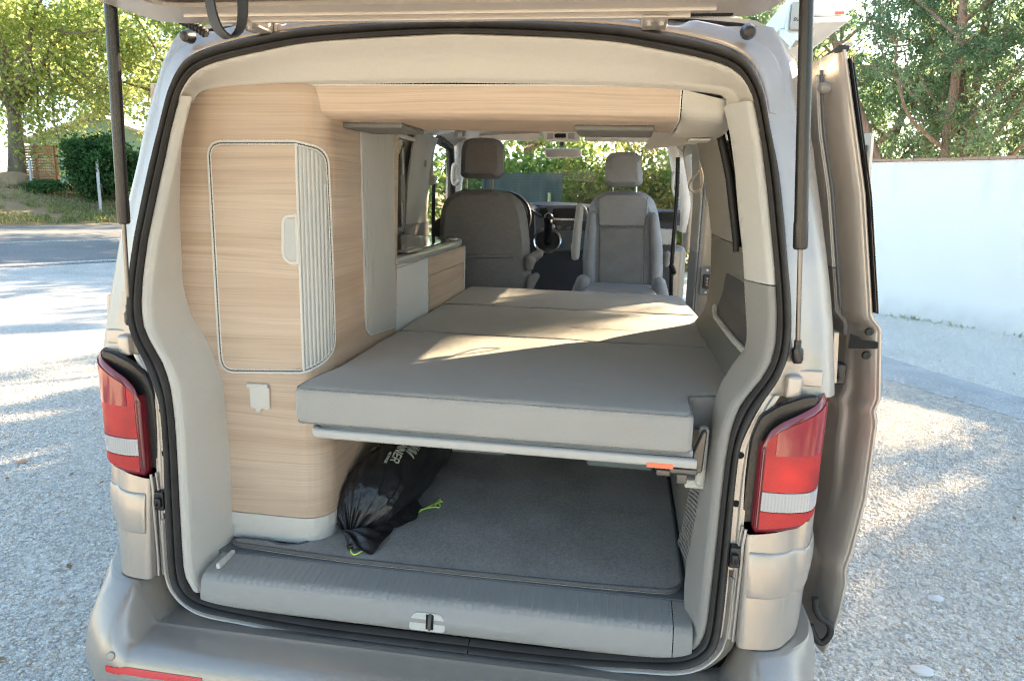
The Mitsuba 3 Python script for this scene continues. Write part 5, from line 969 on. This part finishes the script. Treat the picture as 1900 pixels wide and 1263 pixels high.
# loose stones on the near gravel
def in_poly(poly, n, r):
    P = Polygon(poly); b = P.bounds; out = []
    while len(out) < n:
        q = r.uniform((b[0], b[1]), (b[2], b[3]), (n, 2)); out += list(q[shapely.contains_xy(P, q[:, 0], q[:, 1])])
    return np.array(out[:n])
def stones(poly, n, seed, lo, hi):
    r = np.random.default_rng(seed); c = in_poly(poly, n, r); ico = trimesh.creation.icosahedron(); iv, fi = np.array(ico.vertices), np.array(ico.faces)
    sz = r.gamma(4, 1, n); sz = lo + (hi - lo) * np.clip(sz / 10, 0, 1)
    ax = r.uniform(.6, 1.15, (n, 3)); ax[:, 2] *= .62; ang = r.uniform(0, 6.28, n)
    v = iv[None] * (1 + r.uniform(-.2, .2, (n, 12, 1))) * ax[:, None] * sz[:, None, None]
    ca, sa = np.cos(ang)[:, None], np.sin(ang)[:, None]; x = v[..., 0] * ca - v[..., 1] * sa; y = v[..., 0] * sa + v[..., 1] * ca
    P3 = np.stack([x + c[:, :1], y + c[:, 1:], v[..., 2] + sz[:, None] * r.uniform(.05, .5, n)[:, None]], -1)
    pal = V((.66, .61, .52), (.53, .505, .46), (.45, .435, .41), (.70, .645, .55), (.60, .55, .465), (.76, .72, .65), (.52, .39, .26)); ci = r.choice(7, n, p=[.25, .22, .16, .12, .15, .07, .03]); col = pal[ci] * r.uniform(.8, 1.12, (n, 1))
    return trimesh.Trimesh(P3.reshape(-1, 3), (fi[None] + (np.arange(n) * 12)[:, None, None]).reshape(-1, 3), process=False), np.repeat(col, 12, 0)
RP = [(1.0, .2), (2.0, .35), (3.9, 4.1), (2.7, 5.4), (1.1, 1.6)]; LP = [(-1.0, -.25), (-1.7, -.1), (-5.1, 3.5), (-4.4, 4.4), (-1.0, 1.1)]
ms, cs2 = zip(*[stones(RP, 42000, 1, .0028, .0105), stones(LP, 42000, 2, .0028, .0105)])
add('gravel', cat(*ms), 'loose_stone', True, 'loose pale stones lying on the gravel yard', 'gravel', kind='stuff', color=np.vstack(cs2))
for i, (x, y, r0, c) in enumerate((((0.7805, 1.3673, 0)[0], (0.7805, 1.3673, 0)[1], .02, (.45, .36, .28)), ((1.735, 1.1742, 0)[0], (1.735, 1.1742, 0)[1], .022, (.62, .6, .58)), ((1.5019, 0.6892, 0)[0], (1.5019, 0.6892, 0)[1], .026, (.66, .63, .6)), ((-2.7913, 1.6467, 0)[0], (-2.7913, 1.6467, 0)[1], .022, (.48, .30, .20)))):
    m = trimesh.creation.icosphere(2, 1.0); m.vertices *= (1 + .5 * (meshkit.fbm(m.vertices * 1.3 + i * 3, 3, i) - .5))[:, None] * V(r0 * 1.4, r0, r0 * .5); m.apply_translation((x, y, r0 * .3))
    add('stone', m, 'loose_stone', True, ('flat tan stone among the gravel on the right', 'pale flat stone on the gravel right of the van', 'long whitish stone at the lower right of the gravel', 'rust coloured stone on the gravel on the left')[i], 'stone', color=np.tile(V(*c), (len(m.vertices), 1)))
# white boundary wall with its coping tiles
W0, W1 = V(2.95, 10.0), V(10.6, 1.55); wd2 = (W1 - W0) / np.linalg.norm(W1 - W0); wn = V(-wd2[1], wd2[0]); wn = wn if wn[0] > 0 else -wn; WL = np.linalg.norm(W1 - W0)
wM = frame_m((W0[0], W0[1], 0), (wd2[0], wd2[1], 0), (0, 0, 1))
wl = 'boundary_wall'
add(wl, slab(sbox(0, 0, WL, 2.06), .2, 0, frame_m((W0[0] + wn[0] * .2, W0[1] + wn[1] * .2, 0), (wd2[0], wd2[1], 0), (0, 0, 1))), 'white_render', False, 'long white rendered boundary wall on the right', 'wall')
r = np.random.default_rng(11)
for i in range(int(WL / .30)):
    p0 = W0 + wd2 * (i * .30 + .004); q0 = W0 + wd2 * (i * .30 + .294); h = r.uniform(-.003, .006)
    c = (p0 + q0) / 2 + wn * .10; m = trimesh.creation.box(extents=(.288, .27, .034)); m.apply_transform(trimesh.transformations.rotation_matrix(math.atan2(wd2[1], wd2[0]) + r.uniform(-.01, .01), (0, 0, 1))); m.apply_translation((c[0], c[1], 2.078 + h))
    add(wl + '__coping_tile', m, 'terracotta', False)
# plants
def quads(c, d, n, L, W):
    """Leaf-shaped faces: centres c, long axes d, normals n."""
    d = d / (np.linalg.norm(d, axis=1, keepdims=True) + 1e-9); b = np.cross(n, d); b /= np.linalg.norm(b, axis=1, keepdims=True) + 1e-9
    L, W = np.broadcast_to(L, (len(c),))[:, None], np.broadcast_to(W, (len(c),))[:, None]
    v = np.stack([c - d * L / 2, c + b * W / 2 - d * L * .05, c + d * L / 2, c - b * W / 2 - d * L * .05], 1)
    i = np.arange(len(c))[:, None] * 4
    return trimesh.Trimesh(v.reshape(-1, 3), np.vstack([i + [0, 1, 2], i + [0, 2, 3]]), process=False)
def rand_dir(r, n): v = r.normal(size=(n, 3)); return v / np.linalg.norm(v, axis=1, keepdims=True)
def limb(r, p, d, L, rad, lift, n=7, wob=.22):
    pts = [np.array(p, float)]; d = np.array(d, float) / np.linalg.norm(d)
    for i in range(n - 1):
        d = d + r.normal(size=3) * wob * .4 + V(0, 0, lift / n); d /= np.linalg.norm(d); pts.append(pts[-1] + d * L / (n - 1))
    return np.array(pts), np.linspace(rad, rad * .35, n)
def broad_tree(name, base, H, R, seed, leaf, label, group=None, nleaf=16000, size=.16, lean=(0, 0), fork=.35, trunk_r=.22, cz=.62, squash=.7, bark='bark', low=0.0):
    r = np.random.default_rng(seed); base = V(*base); parts = []; tips = []
    tp, tr = limb(r, base - V(0, 0, .2), V(lean[0], lean[1], 1), H * fork, trunk_r, .3, 6, .10); tr = np.linspace(trunk_r * 1.25, trunk_r * .8, 6); tr[0] *= 1.25
    parts.append(tube(tp, tr, 10))
    cen = base + V(lean[0] * H * .5, lean[1] * H * .5, H * cz)
    for i in range(7):
        a = i * 2.4 + r.uniform(-.4, .4); tgt = cen + V(math.cos(a) * R * .6, math.sin(a) * R * .6, r.uniform(-.15, .45) * H * .5); d = tgt - tp[-1]
        lp, lr = limb(r, tp[-1] - V(0, 0, .2 * r.uniform(0, 2)), d, np.linalg.norm(d) * 1.1, trunk_r * .55, .1, 8); parts.append(tube(lp, lr, 7))
        for j in range(6):
            q = lp[r.integers(2, 8)]; dd = rand_dir(r, 1)[0] * .9 + (q - cen) / R + V(0, 0, .15); l2, r2 = limb(r, q, dd, R * r.uniform(.4, .7), trunk_r * .2, 0, 6, .4); parts.append(tube(l2, r2, 5)); tips += list(l2[2:])
            for k in range(3):
                q2 = l2[r.integers(1, 6)]; l3, r3 = limb(r, q2, rand_dir(r, 1)[0] + (q2 - cen) / R * .5, R * r.uniform(.15, .35), trunk_r * .07, -.2, 5, .4); parts.append(tube(l3, r3, 4)); tips += list(l3[1:])
    key = numbered(name); add(key + '__trunk', cat(*parts), bark, 50)
    t = np.array(tips); n1 = nleaf // 2; c = t[r.integers(0, len(t), n1)] + r.normal(size=(n1, 3)) * R * .06
    # clumps filling the crown's volume, with gaps between them
    nc = 66; u = rand_dir(r, nc) * (r.uniform(.35, 1, (nc, 1)) ** .6); u[:, 2] = np.where(u[:, 2] < -.3 + low, u[:, 2] * .5, u[:, 2]); cc = cen + u * V(R, R, R * squash)
    n2 = nleaf - n1; c2 = cc[r.integers(0, nc, n2)] + r.normal(size=(n2, 3)) * R * V(.095, .095, .055)
    c = np.vstack([c, c2]); m = quads(c, rand_dir(r, len(c)) + V(0, 0, -.3), rand_dir(r, len(c)) + V(0, 0, .6), size * r.uniform(.7, 1.3, len(c)), size * .75 * r.uniform(.7, 1.2, len(c)))
    add(key + '__crown', m, leaf, False); tag(key, label, 'tree', group); return key
def shrub(name, c, rad, seed, leaf, label, group=None, n=7000, size=.10, cat_='shrub', stems=True):
    r = np.random.default_rng(seed); c, rad = V(*c), V(*rad); nc = 48; u = rand_dir(r, nc) * (r.uniform(.2, 1.25, (nc, 1)) ** .6); cc = c + V(0, 0, rad[2]) + u * rad * .82
    p = cc[r.integers(0, nc, n)] + r.normal(size=(n, 3)) * rad * .13; p[:, 2] = np.maximum(p[:, 2], c[2] + .03)
    key = numbered(name)
    if stems:
        st = [tube(*limb(r, c + V(*r.uniform(-.12, .12, 2), -.05), V(*r.normal(size=2) * .5, 1), rad[2] * 1.5, .02 + .012 * rad[2], 0, 6, .3), 5) for _ in range(7)]; add(key + '__stem', cat(*st), 'bark', 50)
    add(key + '__foliage', quads(p, rand_dir(r, n), rand_dir(r, n) + V(0, 0, .5), size * r.uniform(.7, 1.4, n), size * .7 * r.uniform(.7, 1.3, n)), leaf, False)
    tag(key, label, cat_, group); return key
def conifer(base, H, seed, label, stems=1, nbr=26, dens=1.0, spread=2.6, lean0=(0, 0), low=.16, group=None):
    r = np.random.default_rng(seed); base = V(*base); parts, sp_c, sp_d, sp_n = [], [], [], []
    for s_ in range(stems):
        a = s_ * 2.3 + seed; ln = V(lean0[0] + (.28 * math.cos(a) if stems > 1 else 0), lean0[1] + (.28 * math.sin(a) if stems > 1 else 0), 1)
        tp, tr = limb(r, base - V(0, 0, .2), ln, H, .05 + .005 * H, .15, 14, .07); parts.append(tube(tp, tr, 9))
        for b in range(nbr):
            f = low + (1 - low) * (b + r.uniform(0, 1)) / nbr; i = f * 13; q = tp[int(i)] * (1 - i % 1) + tp[min(int(i) + 1, 13)] * (i % 1); az = b * 2.4 + r.uniform(-.5, .5)
            L = spread * (1.25 - f * .95) * r.uniform(.7, 1.25); l1, r1 = limb(r, q, V(math.cos(az), math.sin(az), r.uniform(.25, .85)), L, .020 + .022 * (1 - f), .25, 9, .18); parts.append(tube(l1, r1, 5))
            for k in range(7):
                q2 = l1[r.integers(2, 9)]; l2, r2 = limb(r, q2, (l1[-1] - l1[0]) / L + r.normal(size=3) * .7, L * r.uniform(.2, .42), .012, -.15, 5, .3); parts.append(tube(l2, r2, 4))
                nn = int(64 * dens); jj = r.integers(1, 5, nn); c0 = l2[jj] + r.normal(size=(nn, 3)) * .085; dv = (l2[-1] - l2[0]) / np.linalg.norm(l2[-1] - l2[0])
                sp_c.append(c0); sp_d.append(dv + r.normal(size=(nn, 3)) * .65 + V(0, 0, -.15)); sp_n.append(rand_dir(r, nn) + V(0, 0, .8))
    key = numbered('conifer'); add(key + '__trunk', cat(*parts), 'bark_red', 50)
    c, d, n_ = np.vstack(sp_c), np.vstack(sp_d), np.vstack(sp_n); rr = np.random.default_rng(seed + 5)
    # each spray: three narrow fingers of scale leaves
    ms2 = []
    for k in range(3): ms2.append(quads(c + rr.normal(size=c.shape) * .035, d + rr.normal(size=d.shape) * .45, n_, .105 * rr.uniform(.6, 1.3, len(c)), .030 * rr.uniform(.7, 1.4, len(c))))
    add(key + '__crown', cat(*ms2), 'leaf_conifer', False); tag(key, label, 'tree', group); return key
def bz(x, y): return float(verge_z(x, y))
broad_tree('deciduous_tree', (-25.0, 25.3, bz(-25.0, 25.3)), 12.5, 6.6, 21, 'leaf_yellow', 'big spreading roadside tree with forked trunk and yellowing leaves, at the left edge', nleaf=30000, size=.20, fork=.27, trunk_r=.30, cz=.62, squash=.62)
broad_tree('deciduous_tree', (-20.5, 31.5, bz(-20.5, 31.5)), 11, 4.6, 22, 'leaf_yellow', 'yellow leaved tree behind the pale green house', nleaf=14000, size=.2, trunk_r=.2)
broad_tree('deciduous_tree', (-15.8, 30.5, bz(-15.8, 30.5)), 11, 4.4, 23, 'leaf_green', 'green tree beside the left rear pillar of the van', nleaf=14000, size=.2, trunk_r=.2)
broad_tree('deciduous_tree', (-36, 45, bz(-36, 45)), 13, 6, 24, 'leaf_yellow', 'pale yellow tree far behind the wooden fence', nleaf=13000, size=.24, trunk_r=.25)
broad_tree('deciduous_tree', (-33, 29, bz(-33, 29)), 12, 5.5, 25, 'leaf_green', 'green roadside tree beyond the left edge', nleaf=12000, size=.22, trunk_r=.25)
broad_tree('deciduous_tree', (-11.5, 33, bz(-11.5, 33)), 12, 5, 26, 'leaf_green', 'green tree hidden mostly by the van, left of the windscreen', nleaf=10000, size=.22, trunk_r=.22)
shrub('shrub', (-20.2, 24.4, bz(-20.2, 24.4)), (1.55, 1.2, 1.45), 31, 'leaf_dark', 'dense dark green bush by the road next to the left gas strut', n=11000, size=.15)
shrub('shrub', (-18.0, 25.0, bz(-18.0, 25.0)), (1.3, 1.1, 1.25), 32, 'leaf_dark', 'dark bush between the left gas strut and the van pillar', n=8000, size=.15)
shrub('shrub', (-26.2, 24.2, bz(-26.2, 24.2)), (1.0, .8, .75), 33, 'leaf_dark', 'dark bush at the left edge beside the forked tree', n=5000, size=.13)
shrub('shrub', (-22.0, 23.4, bz(-22.0, 23.4)), (1.0, .5, .28), 34, 'leaf_dark', 'low dark weeds in front of the wooden fence', n=3500, size=.10, stems=False)
shrub('shrub', (-20.6, 33, bz(-20.6, 33)), (3.0, 1.5, 1.6), 35, 'leaf_green', 'tall green hedge behind the pale green house', n=9000, size=.2)
# grass on the verge
r = np.random.default_rng(5); n = 26000; s = 27.6 + r.gamma(1.6, 1.25, n); t = r.uniform(-16, 26, n); q = RN[None] * s[:, None] + RD[None] * t[:, None]; keep = s < 33.5; q, s = q[keep], s[keep]
keep = meshkit.fbm(np.c_[q * .8, q[:, :1] * 0], 3, 9) > .36; q = q[keep]; h = r.uniform(.06, .26, len(q)); c = np.c_[q, verge_z(q[:, 0], q[:, 1]) + h * .45]
add('verge_grass', quads(c, V(0, 0, 1) + r.normal(size=c.shape) * .45, rand_dir(r, len(c)) * V(1, 1, .2), h * 1.5, .035), 'grass_blade', False, 'dry grass and weeds growing on the far roadside bank', 'grass', kind='stuff')
# brown slatted fence, posts, boulder, house
fnc = 'slatted_fence'; f0, f1 = (-26.0331, 26.5, 1.274), (-23.3581, 25.6, 1.4358); f0, f1 = V(*f0), V(*f1); fd2 = V(f1[0] - f0[0], f1[1] - f0[1], 0); FLn = np.linalg.norm(fd2); fd2 /= FLn; zb0 = min(bz(f0[0], f0[1]), bz(f1[0], f1[1]))
r = np.random.default_rng(8)
for i in range(15):
    z = zb0 + .06 + i * .112; add(fnc + '__slat', slab(rrect(0, FLn, z, z + (.100 if i < 5 or i > 11 else .080) + r.uniform(-.004, .004), .004), .022, 0, frame_m((f0[0], f0[1], 0), fd2, (0, 0, 1))), 'fence_wood', False)
for i in range(3): o2 = f0 + fd2 * (FLn * i / 2); add(fnc + '__post', box((o2[0] - .05, o2[1] + .03, zb0 - .3), (o2[0] + .05, o2[1] + .12, zb0 + 1.80)), 'fence_wood', False)
tag(fnc, 'brown slatted wooden fence behind the forked tree', 'fence')
for (a, b), lab in ((((-22.7565, 23.6, 0.6658), (-22.8972, 23.8, 2.2907)), 'thin grey metal post in front of the slatted fence'), (((-19.4924, 23.2, 0.675), (-19.6245, 23.4, 2.45)), 'thin grey metal post in front of the dark bush')):
    add('metal_post', tube([V(*a) - V(0, 0, .4), b], .055, 8), 'post_grey', 40, lab, 'post')
m = trimesh.creation.icosphere(3, 1.0); m.vertices *= (1 + .9 * (meshkit.fbm(m.vertices * 1.2, 4, 6) - .5))[:, None] * V(.75, .5, .42); bo = (-23.8181, 23.8, 0.8479); m.apply_translation((bo[0], bo[1], bz(bo[0], bo[1]) + .15))
add('boulder', m, 'soil', 30, 'pale brown boulder at the foot of the forked tree', 'boulder')
hs = 'house'; hc = V(-30.6, 36.5); hb = bz(*hc)
hM = frame_m((hc[0], hc[1], hb), (1, .1, 0), (0, 0, 1))
add(hs + '__wall', slab(Polygon([(-4.2, -.5), (4.2, -.5), (4.2, 2.35), (0, 3.75), (-4.2, 2.35)]), 7, 0, frame_m((hc[0], hc[1] + 7, hb), (1, .1, 0), (0, 0, 1))), 'house_green', False)
for s_ in (-1, 1): add(hs + '__roof', slab(Polygon([(0, 3.78), (0, 3.93), (s_ * 4.7, 2.37), (s_ * 4.7, 2.22)][::s_]), 7.8, 0, frame_m((hc[0] + .03, hc[1] + 7.4, hb), (1, .1, 0), (0, 0, 1))), 'roof_pale', False)
wk = add(hs + '__window', slab(rrect(2.4, 3.4, .9, 2.0, .02), .05, 0, frame_m((hc[0] - .0, hc[1] + .02, hb), (1, .1, 0), (0, 0, 1))), 'white_trim', False)
add(wk + '__pane', slab(rrect(2.48, 3.32, .98, 1.92, .01), .02, 0, frame_m((hc[0], hc[1] - .035, hb), (1, .1, 0), (0, 0, 1))), 'glass_dark', False)
tag(hs, 'pale green house with a low gable behind the bushes on the left', 'house')
# ahead of the van: screen netting, hedge and trees seen through the windscreen
nt = 'netting_fence'; n0, n1 = V(*(-2.3223, 12.3, 1.8699)), V(*(-0.7773, 12, 1.8931))
G = np.array([[(n0[0] * (1 - u) + n1[0] * u, n0[1] * (1 - u) + n1[1] * u + .05 * np.sin(u * 23) * np.sin(v * 3), .02 + v * (1.88 + .008 * np.sin(u * 31))) for u in np.linspace(0, 1, 60)] for v in np.linspace(0, 1, 12)])
add(nt, sheet(G, .006, flip=True), 'net_green', 60, 'dark green screen netting on a fence ahead of the van', 'fence')
for u in (.0, .86, 1.0): add(nt + '__post', tube([n0 * (1 - u) + n1 * u + V(0, -.05, -2), n0 * (1 - u) + n1 * u + V(0, -.05, -.35 if u == .86 else .02)], .03, 8), 'net_green' if u != .86 else 'net_stake', 40)
shrub('hedge', (.55, 13.2, 0), (1.9, .9, 1.30), 41, 'leaf_rust', 'reddish green hedge seen through the windscreen on the right', n=12000, size=.10, cat_='hedge')
shrub('hedge', (1.9, 13.6, 0), (1.5, .9, 1.55), 44, 'leaf_green', 'tall green hedge behind the passenger seat, at the right of the windscreen', n=9000, size=.11, cat_='hedge')
shrub('hedge', (-2.2, 15.2, 0), (2.6, 1.2, 1.55), 42, 'leaf_green', 'green hedge showing over the dark netting', n=11000, size=.12, cat_='hedge')
shrub('hedge', (-5.3, 13.2, 0), (1.9, 1.2, 1.5), 43, 'leaf_green', "green hedge seen through the driver's side window", n=8000, size=.12, cat_='hedge')
broad_tree('deciduous_tree', (-2.6, 21, 0), 9, 4.2, 51, 'leaf_yellow', 'yellow green tree straight ahead, seen through the windscreen', nleaf=14000, size=.19, trunk_r=.2)
broad_tree('deciduous_tree', (2.6, 20, 0), 9, 4.2, 52, 'leaf_yellow', 'yellowing tree seen above the passenger headrest', nleaf=12000, size=.19, trunk_r=.2)
broad_tree('deciduous_tree', (-7.2, 20, 0), 10, 4.5, 53, 'leaf_green', "green tree seen through the driver's side window", nleaf=11000, size=.2, trunk_r=.2)
# conifers behind the wall
shrub('hedge', (7.2, 16.5, 0), (4.2, 1.0, 1.35), 45, 'leaf_yellow', 'sunlit yellow green hedge showing over the white wall', n=12000, size=.13, cat_='hedge')
conifer((5.7, 10.9, 0), 7.6, 61, 'conifer with several reddish stems behind the white wall, nearest the sliding door', 4, 20, .45, 2.0, (-.20, .03))
conifer((6.7, 11.1, 0), 7.6, 62, 'conifer with bare reddish branches behind the white wall at the right edge', 4, 20, .45, 1.8, (-.20, 0))
conifer((4.4, 12.2, 0), 7.2, 69, 'conifer whose foliage shows between the gas strut and the open sliding door', 2, 15, .6, 1.8, (-.05, 0))
conifer((10.9, 11.6, 0), 7.5, 66, 'conifer behind the wall just beyond the right edge', 1, 22, .7, 1.9)
conifer((8.4, 7.4, 0), 6.8, 64, 'second conifer of the row beyond the right edge', 1, 26, 1.3, 2.2)
conifer((9.6, 9.0, 0), 7.6, 70, 'conifer behind the second one of the row, beyond the right edge', 1, 26, 1.2, 2.1)
conifer((11.2, 5.2, 0), 8.5, 65, 'third conifer of the row beyond the right edge', 1, 26, 1.2, 2.6)
# across the yard, behind the photographer: what the paint and the lamps mirror
broad_tree('deciduous_tree', (-9.5, -17, 0), 8.5, 4.2, 71, 'leaf_green', 'green tree across the yard behind the photographer, on the left', nleaf=7000, size=.3, trunk_r=.2)
broad_tree('deciduous_tree', (8.5, -18, 0), 7.5, 3.8, 73, 'leaf_green', 'green tree across the yard behind the photographer, on the right', nleaf=6000, size=.3, trunk_r=.2)
r = np.random.default_rng(14); n = 420; u = r.uniform(0, WL * .75, n); q = W0[None] + wd2[None] * u[:, None] - wn[None] * r.gamma(1.2, .05, n)[:, None]; keep = meshkit.fbm(np.c_[u * 1.7, u * 0, u * 0], 3, 3) > .52; q = q[keep]; h = r.uniform(.02, .075, len(q)); c = np.c_[q, h * .45]
add('wall_weeds', quads(c, V(0, 0, 1) + r.normal(size=c.shape) * .5, rand_dir(r, len(c)) * V(1, 1, .2), h * 1.4, .014), 'grass_blade', False, 'small weeds growing along the foot of the white wall', 'weeds', kind='stuff')
n = 260; q = np.c_[r.uniform(-5.5, 5.0, n), r.uniform(-.5, 7.5, n)]; q = q[(np.abs(q[:, 0]) > 1.15) & (q[:, 0] * .742 + q[:, 1] * .67 < 9.2)]; c = np.c_[q, r.uniform(.008, .018, len(q))]
add('leaf_litter', quads(c, rand_dir(r, len(c)) * V(1, 1, .15), rand_dir(r, len(c)) * .35 + V(0, 0, 1), r.uniform(.018, .045, len(c)), r.uniform(.012, .026, len(c))), 'dry_leaf', False, 'dry leaves and bits scattered over the gravel', 'leaf litter', kind='stuff')
tag(VAN, 'champagne camper van with its tailgate raised and bed folded out', 'van')
